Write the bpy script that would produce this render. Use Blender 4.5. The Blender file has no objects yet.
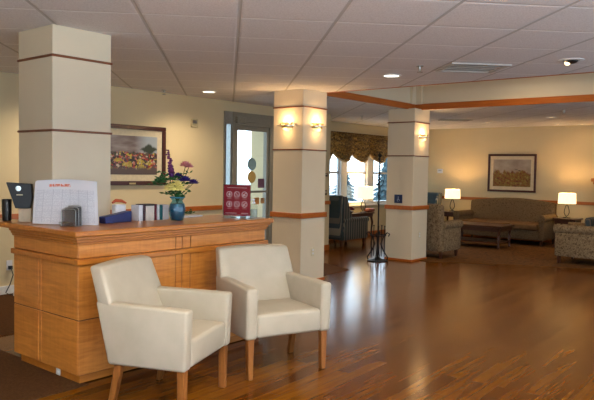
import bpy, bmesh, math, random
from mathutils import Vector, Matrix
random.seed(7)
PI = math.pi
SC = bpy.context.scene
COL = SC.collection

# ------------------------------------------------------------------ camera
# world axes: +X runs along the reception counter, +Y towards the wall with the picture
T = math.radians(50.4); PITCH = .0461; ROLL = .0176; FPX = 652.6
def cam2w(x, y, z):
    return Vector((x*math.cos(T)+y*math.sin(T), -x*math.sin(T)+y*math.cos(T), z))
cd = bpy.data.cameras.new('camera'); cam = bpy.data.objects.new('camera', cd); COL.objects.link(cam)
cd.sensor_width = 36; cd.lens = FPX/594*36; cd.clip_start = .05; cd.clip_end = 200
fw = cam2w(0, math.cos(PITCH), -math.sin(PITCH)); r0 = cam2w(1, 0, 0); u0 = cam2w(0, math.sin(PITCH), math.cos(PITCH))
cr, sr = math.cos(ROLL), math.sin(ROLL)
R_ = cr*r0 + sr*u0; U_ = cr*u0 - sr*r0
M_ = Matrix((R_, U_, -fw)).transposed().to_4x4(); M_.translation = Vector((0, 0, 1.467))
cam.matrix_world = M_
SC.camera = cam

# ------------------------------------------------------------------ view, world, light
SC.view_settings.view_transform = 'Standard'; SC.view_settings.look = 'None'
SC.view_settings.gamma = 1; SC.view_settings.use_curve_mapping = False
SC.view_settings.exposure = 0.95
w = bpy.data.worlds.new('world'); SC.world = w; w.use_nodes = True
bg = w.node_tree.nodes['Background']
bg.inputs[0].default_value = (.66, .83, 1.0, 1); bg.inputs[1].default_value = 1.02

# hazy sky: brightest beyond the window side, softer behind the photographer
wn_ = w.node_tree; tc_ = wn_.nodes.new('ShaderNodeTexCoord'); vm_ = wn_.nodes.new('ShaderNodeVectorMath'); vm_.operation = 'DOT_PRODUCT'
vm_.inputs[1].default_value = Vector((.55, .80, .22)).normalized(); wn_.links.new(tc_.outputs['Generated'], vm_.inputs[0])
mr_ = wn_.nodes.new('ShaderNodeMapRange'); mr_.interpolation_type = 'SMOOTHSTEP'
for k_, v_ in (('From Min', .35), ('From Max', .95), ('To Min', 1.05), ('To Max', 3.6)): mr_.inputs[k_].default_value = v_
wn_.links.new(vm_.outputs['Value'], mr_.inputs['Value']); wn_.links.new(mr_.outputs[0], bg.inputs[1])

def lamp(name, kind, loc, power, col, size=.1, rot=None, spot=None, blend=.6, parent=None):
    d = bpy.data.lights.new(name, kind); d.energy = power; d.color = col
    if kind == 'AREA': d.shape = 'DISK'; d.size = size
    elif kind in ('POINT', 'SPOT'): d.shadow_soft_size = size
    if kind == 'SPOT': d.spot_size = spot; d.spot_blend = blend
    o = bpy.data.objects.new(name, d); COL.objects.link(o); o.location = loc
    if rot: o.rotation_euler = rot
    if parent: o.parent = parent
    return o
WARM = (1, .62, .30)

# ------------------------------------------------------------------ materials
def new_mat(name):
    m = bpy.data.materials.new(name); m.use_nodes = True
    nt = m.node_tree; b = nt.nodes['Principled BSDF']
    return m, nt, b
def node(nt, t, **kw):
    n = nt.nodes.new(t)
    for k, v in kw.items(): setattr(n, k, v)
    return n
def ramp(nt, fac, stops, interp='LINEAR'):
    n = node(nt, 'ShaderNodeValToRGB'); cr_ = n.color_ramp; cr_.interpolation = interp
    while len(cr_.elements) < len(stops): cr_.elements.new(.5)
    for e, (p, c) in zip(cr_.elements, stops): e.position = p; e.color = (*c, 1)
    nt.links.new(fac, n.inputs[0]); return n.outputs[0]
def mapping(nt, scale=(1, 1, 1), rot=(0, 0, 0), loc=(0, 0, 0), coord='Object'):
    tc = node(nt, 'ShaderNodeTexCoord'); mp = node(nt, 'ShaderNodeMapping')
    mp.inputs['Scale'].default_value = scale; mp.inputs['Rotation'].default_value = rot; mp.inputs['Location'].default_value = loc
    nt.links.new(tc.outputs[coord], mp.inputs[0]); return mp.outputs[0]
def noise(nt, vec, scale, detail=3, rough=.5, dist=0):
    n = node(nt, 'ShaderNodeTexNoise'); n.inputs['Scale'].default_value = scale
    n.inputs['Detail'].default_value = detail; n.inputs['Roughness'].default_value = rough; n.inputs['Distortion'].default_value = dist
    nt.links.new(vec, n.inputs['Vector']); return n.outputs[0]
def bump(nt, b, h, strength=.2, dist=.01):
    n = node(nt, 'ShaderNodeBump'); n.inputs['Strength'].default_value = strength; n.inputs['Distance'].default_value = dist
    nt.links.new(h, n.inputs['Height']); nt.links.new(n.outputs[0], b.inputs['Normal'])
def math_(nt, op, a, b=None, clamp=False):
    n = node(nt, 'ShaderNodeMath', operation=op); n.use_clamp = clamp
    for i, v in enumerate((a, b)):
        if v is None: continue
        if isinstance(v, (int, float)): n.inputs[i].default_value = v
        else: nt.links.new(v, n.inputs[i])
    return n.outputs[0]
def mixc(nt, fac, a, b, mode='MIX'):
    n = node(nt, 'ShaderNodeMix', data_type='RGBA', blend_type=mode)
    for i, v in ((0, fac), (6, a), (7, b)):
        if isinstance(v, (int, float)): n.inputs[i].default_value = v
        elif isinstance(v, tuple): n.inputs[i].default_value = (*v, 1)
        else: nt.links.new(v, n.inputs[i])
    return n.outputs[2]
def plain(name, c, rough=.5, metal=0, spec=.5, coat=0, em=None, es=0, trans=0, ior=1.45, alpha=1):
    m, nt, b = new_mat(name)
    b.inputs['Base Color'].default_value = (*c, 1); b.inputs['Roughness'].default_value = rough
    b.inputs['Metallic'].default_value = metal; b.inputs['Specular IOR Level'].default_value = spec
    b.inputs['Coat Weight'].default_value = coat
    b.inputs['Transmission Weight'].default_value = trans; b.inputs['IOR'].default_value = ior
    b.inputs['Alpha'].default_value = alpha
    if em: b.inputs['Emission Color'].default_value = (*em, 1); b.inputs['Emission Strength'].default_value = es
    # faint surface mottling so nothing is perfectly flat
    n = noise(nt, mapping(nt), 30, 2); c2 = tuple(min(1, x*1.06) for x in c); c1 = tuple(x*.94 for x in c)
    nt.links.new(ramp(nt, n, [(.3, c1), (.7, c2)]), b.inputs['Base Color'])
    return m
def wood(name, dark, light, axis='Z', rough=.35, figure=0, scale=1, coat=.06):
    m, nt, b = new_mat(name)
    st = {'X': (1.2, 16, 16), 'Y': (16, 1.2, 16), 'Z': (16, 16, 1.2)}[axis]
    v = mapping(nt, tuple(s*scale for s in st))
    g = noise(nt, v, 2.2, 5, .6, .4)
    if figure:                                           # curly figure running across the grain
        st2 = {'X': (26, 3, 3), 'Y': (3, 26, 3), 'Z': (3, 3, 26)}[axis]
        f2 = noise(nt, mapping(nt, tuple(s*scale for s in st2)), 1.3, 3, .55, .8)
        g = math_(nt, 'ADD', math_(nt, 'MULTIPLY', g, 1-figure), math_(nt, 'MULTIPLY', f2, figure))
    nt.links.new(ramp(nt, g, [(.28, dark), (.72, light)]), b.inputs['Base Color'])
    b.inputs['Roughness'].default_value = rough; b.inputs['Coat Weight'].default_value = coat; b.inputs['Coat Roughness'].default_value = .2
    bump(nt, b, g, .05, .003)
    return m
M = {}
M['maple_v'] = wood('maple_vertical', (.42, .135, .016), (.72, .29, .055), 'Z', .38, .7)
M['maple_h'] = wood('maple_counter', (.40, .12, .012), (.56, .20, .026), 'X', .3, .1)
M['trim_wood'] = wood('trim_wood', (.36, .085, .009), (.52, .14, .016), 'X', .35)
M['trim_wood_y'] = wood('trim_wood_along_y', (.36, .085, .009), (.52, .14, .016), 'Y', .35)
M['band_wood'] = wood('dark_band_wood', (.16, .045, .012), (.26, .075, .02), 'X', .4)
M['leg_wood'] = wood('leg_wood', (.17, .055, .010), (.32, .115, .022), 'Z', .35)
M['dark_wood'] = wood('dark_wood', (.045, .014, .007), (.095, .032, .014), 'X', .3)
M['frame_wood'] = wood('mahogany_frame', (.045, .010, .008), (.08, .018, .012), 'X', .3)
M['mantel_wood'] = wood('mantel_wood', (.38, .13, .03), (.52, .2, .055), 'Z', .4)
M['groove'] = plain('groove_shadow_gap', (.16, .06, .02), .7)

def wallmat(name, c):
    m, nt, b = new_mat(name)
    n = noise(nt, mapping(nt), 2.5, 3)
    nt.links.new(ramp(nt, n, [(.3, tuple(x*.96 for x in c)), (.7, c)]), b.inputs['Base Color'])
    b.inputs['Roughness'].default_value = .7; b.inputs['Specular IOR Level'].default_value = .3
    bump(nt, b, noise(nt, mapping(nt), 180, 2), .06, .002)
    return m
M['wall'] = wallmat('cream_wall_paint', (.70, .585, .36))
M['column'] = wallmat('pale_column_paint', (.74, .635, .46))
M['coffer'] = wallmat('coffer_paint', (.76, .66, .48))
M['white_trim'] = plain('white_trim_paint', (.78, .78, .76), .4)

def ceilmat():
    m, nt, b = new_mat('ceiling_tile')
    A = math.radians(44.338)
    mp = mapping(nt, (1, 1, 1), (0, 0, A))
    sp = node(nt, 'ShaderNodeSeparateXYZ'); nt.links.new(mp, sp.inputs[0])
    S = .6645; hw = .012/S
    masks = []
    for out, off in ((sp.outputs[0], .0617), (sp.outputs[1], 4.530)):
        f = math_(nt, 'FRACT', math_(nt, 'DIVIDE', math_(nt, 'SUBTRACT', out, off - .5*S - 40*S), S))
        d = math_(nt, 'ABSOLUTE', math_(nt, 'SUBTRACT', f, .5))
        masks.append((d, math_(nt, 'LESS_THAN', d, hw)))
    line = masks[1][1]; runner_shade = masks[0][1]
    sp_ = noise(nt, mapping(nt), 90, 3, .7)
    tile = ramp(nt, sp_, [(.35, (.69, .665, .65)), (.6, (.82, .80, .79))])
    nt.links.new(mixc(nt, runner_shade, mixc(nt, line, tile, (.95, .94, .92)), (.54, .52, .49)), b.inputs['Base Color'])  # main runners greyed: shade on the tee sides put into the colour
    b.inputs['Roughness'].default_value = .85; b.inputs['Specular IOR Level'].default_value = .2
    # tegular edge: tiles drop just beside the grid
    e = math_(nt, 'MINIMUM', masks[0][0], masks[1][0])
    h = math_(nt, 'MULTIPLY', e, 25, clamp=True)
    h2 = math_(nt, 'ADD', h, math_(nt, 'MULTIPLY', sp_, .12))
    bump(nt, b, h2, .5, .01)
    return m
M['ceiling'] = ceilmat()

def floormat():
    m, nt, b = new_mat('wood_plank_floor')
    v = mapping(nt, rot=(0, 0, math.radians(-3)))
    br = node(nt, 'ShaderNodeTexBrick'); nt.links.new(v, br.inputs['Vector'])
    br.offset = .37; br.offset_frequency = 2
    for k, val in (('Scale', 1), ('Brick Width', 1.1), ('Row Height', .095), ('Mortar Size', .0012), ('Bias', 0)): br.inputs[k].default_value = val
    br.inputs['Color1'].default_value = (0, 0, 0, 1); br.inputs['Color2'].default_value = (1, 1, 1, 1); br.inputs['Mortar'].default_value = (.5, .5, .5, 1)
    rb = node(nt, 'ShaderNodeSeparateColor'); nt.links.new(br.outputs['Color'], rb.inputs[0])
    gr = noise(nt, mapping(nt, (1.1, 13, 1), (0, 0, math.radians(-3))), 2.4, 6, .62, .6)
    gr2 = noise(nt, mapping(nt, (.45, 4.2, 1), (0, 0, math.radians(-3))), 2, 5, .6, .2)
    g = math_(nt, 'ADD', math_(nt, 'MULTIPLY', rb.outputs[0], .20), math_(nt, 'ADD', math_(nt, 'MULTIPLY', gr, .40), math_(nt, 'MULTIPLY', gr2, .40)))
    c = ramp(nt, g, [(.33, (.075, .020, .001)), (.5, (.132, .039, .002)), (.67, (.205, .072, .004))])
    c = mixc(nt, br.outputs['Fac'], c, (.06, .02, .008))
    nt.links.new(c, b.inputs['Base Color'])
    b.inputs['Roughness'].default_value = .18; b.inputs['Specular IOR Level'].default_value = .2
    bump(nt, b, g, .05, .003)
    return m
M['floor'] = floormat()
def carpet(name, stops, sc=16, r=.95):
    m, nt, b = new_mat(name)
    n = noise(nt, mapping(nt), sc, 4, .7)
    nt.links.new(ramp(nt, n, stops), b.inputs['Base Color'])
    b.inputs['Roughness'].default_value = r; b.inputs['Specular IOR Level'].default_value = .1
    bump(nt, b, noise(nt, mapping(nt), 220, 2), .5, .006)
    return m
M['carpet_brown'] = carpet('brown_carpet', [(.3, (.055, .022, .007)), (.7, (.11, .046, .015))], 60)
M['carpet_lounge'] = carpet('patterned_carpet', [(.35, (.05, .018, .005)), (.5, (.15, .065, .016)), (.65, (.07, .034, .010))], 9)
def fabric(name, stops, sc, det=2, dist=0):
    m, nt, b = new_mat(name)
    n = noise(nt, mapping(nt), sc, det, .6, dist)
    nt.links.new(ramp(nt, n, stops), b.inputs['Base Color'])
    b.inputs['Roughness'].default_value = .9; b.inputs['Specular IOR Level'].default_value = .15
    bump(nt, b, noise(nt, mapping(nt), 260, 2), .3, .003)
    return m
M['leaf_fabric'] = fabric('tan_leaf_fabric', [(.40, (.10, .062, .032)), (.50, (.22, .155, .085)), (.60, (.27, .195, .11))], 38, 2, 1.2)
M['sofa_fabric'] = fabric('speckled_sofa_fabric', [(.40, (.11, .068, .032)), (.52, (.20, .135, .07)), (.62, (.15, .10, .05))], 44, 2, .8)
M['brown_seat'] = fabric('brown_seat_fabric', [(.3, (.14, .075, .03)), (.7, (.20, .11, .045))], 20)
def striped(name, axis):
    m, nt, b = new_mat(name)
    sp = node(nt, 'ShaderNodeSeparateXYZ'); nt.links.new(mapping(nt), sp.inputs[0])
    f = math_(nt, 'FRACT', math_(nt, 'MULTIPLY', sp.outputs[axis], 13))
    c = ramp(nt, f, [(0, (.035, .055, .06)), (.3, (.085, .10, .10)), (.42, (.28, .25, .19)), (.6, (.05, .07, .08)), (.72, (.16, .13, .10)), (.86, (.04, .06, .065))], 'CONSTANT')
    nt.links.new(c, b.inputs['Base Color']); b.inputs['Roughness'].default_value = .85
    return m
M['stripe_x'] = striped('blue_striped_fabric', 0)
M['stripe_y'] = striped('blue_striped_fabric_b', 1)
def leather():
    m, nt, b = new_mat('cream_leather')
    n = noise(nt, mapping(nt), 6, 3)
    nt.links.new(ramp(nt, n, [(.3, (.43, .375, .28)), (.7, (.49, .43, .33))]), b.inputs['Base Color'])
    b.inputs['Roughness'].default_value = .42; b.inputs['Specular IOR Level'].default_value = .45
    bump(nt, b, noise(nt, mapping(nt), 160, 3), .08, .002)
    return m
M['leather'] = leather()
M['steel'] = plain('brushed_steel', (.45, .46, .44), .32, 1)
M['door_alu'] = plain('bronze_aluminium', (.30, .27, .21), .4, .3)
M['brass'] = plain('aged_brass', (.55, .42, .20), .3, 1)
M['chrome'] = plain('chrome', (.75, .77, .75), .18, 1)
M['iron'] = plain('black_iron', (.012, .013, .014), .45, .5)
M['black'] = plain('black_plastic', (.014, .012, .011), .35)
M['navy'] = plain('navy_cover', (.02, .03, .13), .4)
M['white'] = plain('white_paper', (.78, .78, .80), .6)
M['ivory'] = plain('ivory_plastic', (.66, .58, .38), .4)
M['cream_card'] = plain('cream_card', (.62, .52, .38), .7)
M['red_sign'] = plain('dark_red_print', (.42, .012, .035), .4)
M['pink_line'] = plain('pale_pink_print', (.80, .50, .50), .4)
M['grey_mesh'] = plain('grey_wire_mesh', (.20, .20, .21), .4, .6, alpha=.55)
def glass(name, tint=(1, 1, 1), a=.12, rough=.02):
    m, nt, b = new_mat(name)
    out = nt.nodes['Material Output']
    tr = node(nt, 'ShaderNodeBsdfTransparent'); tr.inputs[0].default_value = (*tint, 1)
    gl = node(nt, 'ShaderNodeBsdfGlossy'); gl.inputs['Roughness'].default_value = rough
    fr = node(nt, 'ShaderNodeLayerWeight'); fr.inputs[0].default_value = .5
    mx = node(nt, 'ShaderNodeMixShader'); nt.links.new(math_(nt, 'ADD', math_(nt, 'MULTIPLY', math_(nt, 'POWER', fr.outputs['Facing'], 4), .5), a*.35, True), mx.inputs[0])
    nt.links.new(tr.outputs[0], mx.inputs[1]); nt.links.new(gl.outputs[0], mx.inputs[2]); nt.links.new(mx.outputs[0], out.inputs[0])
    return m
M['glass'] = glass('window_glass', (.96, .98, .98), .1)
M['clear_plastic'] = glass('clear_plastic', (.90, .93, .93), .06, .05)
M['blue_glass'] = glass('blue_vase_glass', (.40, .72, .86), .3, .08)
M['bulb'] = plain('lit_bulb', (1, .9, .7), .5, em=(1, .78, .45), es=9)
M['sconce_glass'] = plain('amber_sconce_glass', (.75, .55, .28), .4, em=(1, .72, .34), es=.7)
M['diffuser'] = plain('lit_diffuser', (1, .95, .85), .5, em=(1, .90, .72), es=2.2)
M['dimbulb'] = plain('small_lit_reflector', (1, .8, .5), .5, em=(1, .72, .4), es=1.6)
def shade():
    m, nt, b = new_mat('lit_linen_shade')
    b.inputs['Base Color'].default_value = (.85, .78, .6, 1); b.inputs['Roughness'].default_value = .8
    n = noise(nt, mapping(nt, (40, 40, 3)), 3, 2)
    nt.links.new(ramp(nt, n, [(.3, (.95, .68, .32)), (.7, (1, .78, .42))]), b.inputs['Emission Color'])
    b.inputs['Emission Strength'].default_value = .95
    return m
M['shade'] = shade()

# ------------------------------------------------------------------ mesh helpers
def obj(name, bm, mat, parent=None, smooth=False, mats=None):
    me = bpy.data.meshes.new(name); bm.normal_update(); bm.to_mesh(me); bm.free()
    o = bpy.data.objects.new(name, me); COL.objects.link(o)
    for m_ in (mats or [mat]): me.materials.append(m_)
    if smooth:
        for p in me.polygons: p.use_smooth = True
        try: me.set_sharp_from_angle(angle=math.radians(38))
        except Exception: pass
    if parent: o.parent = parent
    return o
def thing(name, label, cat, loc=(0, 0, 0), rz=0, group=None):
    o = bpy.data.objects.new(name, None); o.empty_display_size = .05; COL.objects.link(o)
    o.location = loc; o.rotation_euler = (0, 0, rz); o['label'] = label; o['category'] = cat
    if group: o['group'] = group
    return o
def tag(o, label, cat, group=None):
    o['label'] = label; o['category'] = cat
    if group: o['group'] = group
    return o
def struct(o, label=None):
    o['kind'] = 'structure'
    if label: o['label'] = label
    return o
def B(): return bmesh.new()
def box(bm, c, s, bev=0, seg=2, rot=None, taper=None, mi=0):
    """box centred at c, size s; taper=(tx,ty) scales the bottom."""
    r = bmesh.ops.create_cube(bm, size=1); vs = r['verts']
    for v in vs:
        t = 1, 1
        if taper and v.co.z < 0: t = taper
        v.co = Vector((v.co.x*s[0]*t[0], v.co.y*s[1]*t[1], v.co.z*s[2]))
    if bev:
        es = list({e for v in vs for e in v.link_edges})
        rr = bmesh.ops.bevel(bm, geom=es, offset=bev, segments=seg, affect='EDGES', profile=.5)
        vs = list({v for f in rr['faces'] for v in f.verts} | {v for v in vs if v.is_valid})
    m = (Matrix(rot).to_4x4() if rot is not None and not isinstance(rot, Matrix) else (rot.to_4x4() if rot is not None else Matrix()))
    for v in vs: v.co = m @ v.co + Vector(c)
    if mi:
        for f in {f for v in vs for f in v.link_faces}: f.material_index = mi
    return vs
def bx(bm, x0, x1, y0, y1, z0, z1, bev=0, seg=2, mi=0):
    return box(bm, ((x0+x1)/2, (y0+y1)/2, (z0+z1)/2), (abs(x1-x0), abs(y1-y0), abs(z1-z0)), bev, seg, mi=mi)
def prism(bm, poly, axis, a, b, bev=0, seg=2):
    """extrude a 2-D polygon: axis 'x' -> poly is (y,z); 'y' -> (x,z); 'z' -> (x,y)"""
    def P(p, t): return {'x': (t, p[0], p[1]), 'y': (p[0], t, p[1]), 'z': (p[0], p[1], t)}[axis]
    v0 = [bm.verts.new(P(p, a)) for p in poly]; v1 = [bm.verts.new(P(p, b)) for p in poly]
    n = len(poly); fs = [bm.faces.new(v0), bm.faces.new(v1[::-1])]
    for i in range(n): fs.append(bm.faces.new((v0[i], v1[i], v1[(i+1) % n], v0[(i+1) % n])))
    bmesh.ops.recalc_face_normals(bm, faces=fs)
    if bev:
        es = list({e for v in v0+v1 for e in v.link_edges})
        bmesh.ops.bevel(bm, geom=es, offset=bev, segments=seg, affect='EDGES', profile=.5)
def lathe(bm, prof, c=(0, 0, 0), n=24, a0=0, a1=2*PI, rib=0, nr=0, sx=1, sy=1):
    full = abs(a1-a0-2*PI) < 1e-6; k = n if full else n+1; rings = []
    for r, z in prof:
        ring = []
        for i in range(k):
            a = a0+(a1-a0)*i/n; rr = r*(1+rib*math.cos(nr*a))
            ring.append(bm.verts.new((c[0]+rr*sx*math.cos(a), c[1]+rr*sy*math.sin(a), c[2]+z)))
        rings.append(ring)
    for p in range(len(rings)-1):
        for i in range(k if full else k-1):
            j = (i+1) % k
            bm.faces.new((rings[p][i], rings[p][j], rings[p+1][j], rings[p+1][i]))
    for ring, (r, z), fl in ((rings[0], prof[0], 1), (rings[-1], prof[-1], 0)):
        if r > 1e-4 and full: bm.faces.new(ring[::-1] if fl else ring)
    bmesh.ops.recalc_face_normals(bm, faces=bm.faces[:])
def tube(bm, pts, r, n=8, cap=True):
    pts = [Vector(p) for p in pts]; rs = r if isinstance(r, (list, tuple)) else [r]*len(pts); rings = []
    for i, p in enumerate(pts):
        d = (pts[min(i+1, len(pts)-1)]-pts[max(i-1, 0)]).normalized()
        a = d.orthogonal().normalized() if i == 0 else (prev - d*prev.dot(d)).normalized()
        prev = a; b = d.cross(a)
        rings.append([bm.verts.new(p+(a*math.cos(2*PI*k/n)+b*math.sin(2*PI*k/n))*rs[i]) for k in range(n)])
    for i in range(len(rings)-1):
        for k in range(n): bm.faces.new((rings[i][k], rings[i][(k+1) % n], rings[i+1][(k+1) % n], rings[i+1][k]))
    if cap: bm.faces.new(rings[0][::-1]); bm.faces.new(rings[-1])
def ball(bm, c, r, sub=2, s=(1, 1, 1)):
    rr = bmesh.ops.create_icosphere(bm, subdivisions=sub, radius=r)
    for v in rr['verts']: v.co = Vector((v.co.x*s[0], v.co.y*s[1], v.co.z*s[2]))+Vector(c)
def dup(root, loc, rz, label=None, name=None):
    r = root.copy(); COL.objects.link(r); r.location = loc; r.rotation_euler = (0, 0, rz)
    if label: r['label'] = label
    for ch in list(root.children):
        c = ch.copy(); COL.objects.link(c); c.parent = r
        for g in ch.children:
            d = g.copy(); COL.objects.link(d); d.parent = c
    return r

# ================================================================== STRUCTURE
H = 2.497; YW = 7.2; XL = 14.2; YN = 8.2; XE = 9.64
# floor
bm = B(); bx(bm, -1.2, XL+.15, -1.6, YN+.15, -.1, 0); struct(obj('floor', bm, M['floor']), 'glossy brown wood plank floor')
bm = B(); prism(bm, [(-1.1, 3.81), (2.45, 3.81), (2.45, 5.45), (6.7, 5.45), (7.9, 5.5), (8.6, YW-.01), (-1.1, YW-.01)], 'z', 0, .006)
struct(obj('floor_carpet', bm, M['carpet_brown']), 'dark brown carpet behind the reception counter')
bm = B(); prism(bm, [(9.55, 5.15), (9.95, 4.5), (10.75, 2.9), (11.6, -1.1), (XL-.01, -1.1), (XL-.01, 6.2), (9.95, 6.2)], 'z', 0, .006)
struct(obj('floor_carpet', bm, M['carpet_lounge']), 'patterned brown carpet in the lounge')
# ceiling with the raised coffer left open
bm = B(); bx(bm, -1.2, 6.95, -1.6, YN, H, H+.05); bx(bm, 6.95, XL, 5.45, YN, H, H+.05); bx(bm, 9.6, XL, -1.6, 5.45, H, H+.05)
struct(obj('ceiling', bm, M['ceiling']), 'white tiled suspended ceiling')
bm = B(); bx(bm, 6.95-.1, 9.7, -1.6, 5.55, 3.3, 3.35); struct(obj('ceiling_coffer', bm, M['coffer']), 'raised coffer ceiling')
bm = B(); bx(bm, 6.9, 9.65, 5.452, 5.53, H+.05, 3.3); bx(bm, 9.602, 9.7, -1.6, 5.45, H+.05, 3.3); bx(bm, 6.85, 6.948, -1.6, 5.45, H+.05, 3.3)
bx(bm, 9.44, 9.6, 5.40, 5.45, H+.08, 3.3); bx(bm, 9.55, 9.6, 5.30, 5.40, H+.08, 3.3)
struct(obj('wall_coffer', bm, M['coffer']), 'cream side walls of the ceiling coffer')
bm = B(); bx(bm, 6.96, 9.57, 5.42, 5.452, H-.012, H+.085, .004); struct(obj('trim_1', bm, M['trim_wood']), 'wood trim along the coffer edge between the two far columns')
bm = B(); bx(bm, 9.57, 9.602, -1.6, 5.452, H-.012, H+.085, .004); struct(obj('trim_2', bm, M['trim_wood_y']), 'wood trim along the coffer edge over the lounge')
bm = B(); bx(bm, 6.93, 6.962, -1.6, 5.26, H-.006, H+.02, .003); struct(obj('trim_3', bm, M['trim_wood_y']), 'thin wood edge where the tiles stop')
# walls
DX0, DX1, DZ = 6.93, 8.06, 2.34
bm = B(); bx(bm, -1.2, DX0, YW, YW+.12, 0, H); bx(bm, DX0, DX1, YW, YW+.12, DZ, H); bx(bm, DX1, XE, YW, YW+.12, 0, H)
struct(obj('wall_left', bm, M['wall']), 'cream wall with the picture and the glass door')
bm = B(); bx(bm, -1.32, -1.2, 2.6, YW+.12, 0, H); struct(obj('wall_sky_block', bm, M['wall']), 'cream wall added out of view on the left to block sky light')  # unseen wall, added to keep sky light off left-facing surfaces
bm = B(); bx(bm, XE-.12, XE, YW+.12, YN+.12, 0, H); struct(obj('wall_alcove', bm, M['wall']))
WX0, WX1, WZ0, WZ1 = 10.35, 13.75, .72, 2.3
bm = B(); bx(bm, XE-.12, WX0, YN, YN+.15, 0, H); bx(bm, WX1, XL+.15, YN, YN+.15, 0, H); bx(bm, WX0, WX1, YN, YN+.15, 0, WZ0); bx(bm, WX0, WX1, YN, YN+.15, WZ1, H)
struct(obj('wall_window', bm, M['wall']), 'cream wall with the big window')
bm = B(); bx(bm, XL, XL+.15, -1.2, YN, 0, H); struct(obj('wall_lounge', bm, M['wall']), 'cream back wall of the lounge')
bm = B(); bx(bm, 10.6, XL+.15, -1.35, -1.2, 0, H); struct(obj('wall_right', bm, M['wall']), 'cream side wall of the lounge')
# chair rails and baseboards
def rail(nm, x0, x1, y0, y1, z0=.845, z1=.912, m='trim_wood', label=None):
    bm = B(); bx(bm, x0, x1, y0, y1, z0, z1, .005); return struct(obj(nm, bm, M[m]), label)
rail('trim_4', 3.0, DX0-.03, YW-.025, YW, label='wood chair rail below the picture')
rail('trim_5', DX1+.03, XE+.004, YW-.025, YW)
rail('trim_6', XL-.025, XL, -1.2, YN, m='trim_wood_y', label='wood chair rail behind the sofa')
rail('baseboard_left', -1.2, DX0-.03, YW-.015, YW, 0, .1, 'white_trim')
rail('baseboard_alcove', DX1+.03, XE+.004, YW-.018, YW, 0, .1, 'trim_wood')
rail('baseboard_window', XE, XL, YN-.018, YN, 0, .1, 'trim_wood')
rail('baseboard_lounge', XL-.018, XL, -1.2, YN, 0, .1, 'trim_wood_y')
# columns
def column(x, y, label, near=False):
    s = .499
    bm = B(); bx(bm, x, x+s, y, y+s, 0, H, .004, 1); c = struct(obj('column', bm, M['column']), label); o = -.012
    def ring(nm, z0, z1, d, m):
        bm = B()
        prism(bm, [(x-d, y-d), (x+s+d, y-d), (x+s+d, y+s+d), (x-d, y+s+d)], 'z', z0, z1, min(.004, (z1-z0)/4), 1)
        r = obj(nm, bm, m, c); return r
    ring('band', 2.266, 2.284, .009, M['band_wood']); ring('band', 1.719, 1.736, .009, M['band_wood'])
    if not near:
        ring('chair_rail', .845, .912, .022, M['trim_wood']); ring('baseboard', 0, .035, .012, M['trim_wood'])
    return c
column(2.551, 4.447, 'square column rising behind the reception counter', True)
column(6.453, 5.263, 'square column with two wall sconces beside the glass door')
column(9.35, 5.299, 'square column with a small blue sign at the edge of the lounge')

# ---- glass door and sidelight
d = struct(thing('door_1', 'glazed entrance door in a bronze metal frame', 'door')); del d['category']
bm = B()
bx(bm, 7.10, 7.19, YW-.03, YW+.12, 0, DZ); bx(bm, 7.955, 8.06, YW-.03, YW+.12, 0, DZ); bx(bm, 7.19, 7.955, YW-.028, YW+.118, 2.14, DZ)
obj('door_frame', bm, M['door_alu'], d)
bm = B()
bx(bm, 7.19, 7.235, YW+.0, YW+.05, .02, 2.14); bx(bm, 7.905, 7.955, YW+.0, YW+.05, .02, 2.14); bx(bm, 7.235, 7.905, YW+.002, YW+.048, 2.07, 2.14); bx(bm, 7.235, 7.905, YW+.002, YW+.048, .02, .25)
leaf = obj('door_leaf', bm, M['door_alu'], d)
bm = B(); bx(bm, 7.235, 7.905, YW+.02, YW+.026, .25, 2.07); obj('glass_pane', bm, M['glass'], leaf)
bm = B(); bx(bm, 7.24, 7.90, YW-.05, YW-.02, 1.09, 1.125, .006); bx(bm, 7.24, 7.28, YW-.03, YW, 1.08, 1.135); bx(bm, 7.86, 7.90, YW-.03, YW, 1.08, 1.135); obj('push_bar', bm, M['steel'], leaf)
bm = B(); bx(bm, 7.15, 7.32, YW-.09, YW-.03, 2.17, 2.27, .006); bx(bm, 7.3, 7.62, YW-.07, YW-.05, 2.2, 2.215); obj('door_closer', bm, M['door_alu'], d)
def sticker(x, z, r, m, sq=False):
    bm = B()
    if sq: bx(bm, x-r, x+r, YW+.014, YW+.019, z-r, z+r)
    else:
        q = bmesh.ops.create_cone(bm, cap_ends=True, segments=24, radius1=r, radius2=r, depth=.004, matrix=Matrix.Translation((x, YW+.016, z)) @ Matrix.Rotation(PI/2, 4, 'X'))
    obj('sticker', bm, m, leaf)
sticker(7.575, 1.545, .10, plain('pale_blue_sticker', (.22, .33, .36), .5)); sticker(7.575, 1.34, .095, plain('yellow_sticker', (.50, .33, .10), .5))
sticker(7.80, 1.24, .075, plain('plum_sticker', (.13, .06, .10), .5), True)
sticker(7.70, .955, .055, plain('orange_sticker', (.58, .24, .06), .5), True); sticker(7.84, .955, .045, plain('orange_sticker_b', (.52, .28, .12), .5), True)
wd = struct(thing('window_2', 'narrow sidelight left of the glass door', 'window')); del wd['category']
bm = B(); bx(bm, 6.93, 6.97, YW-.02, YW+.12, 0, 2.2); bx(bm, 7.06, 7.10, YW-.02, YW+.12, 0, 2.2); bx(bm, 6.97, 7.06, YW-.02, YW+.12, 2.15, 2.2); bx(bm, 6.93, 7.1, YW-.02, YW+.12, 2.2, DZ); obj('window_frame', bm, M['steel'], wd)
bm = B(); bx(bm, 6.97, 7.06, YW+.03, YW+.036, 0, 2.15); obj('glass_pane', bm, M['glass'], wd)
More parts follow.
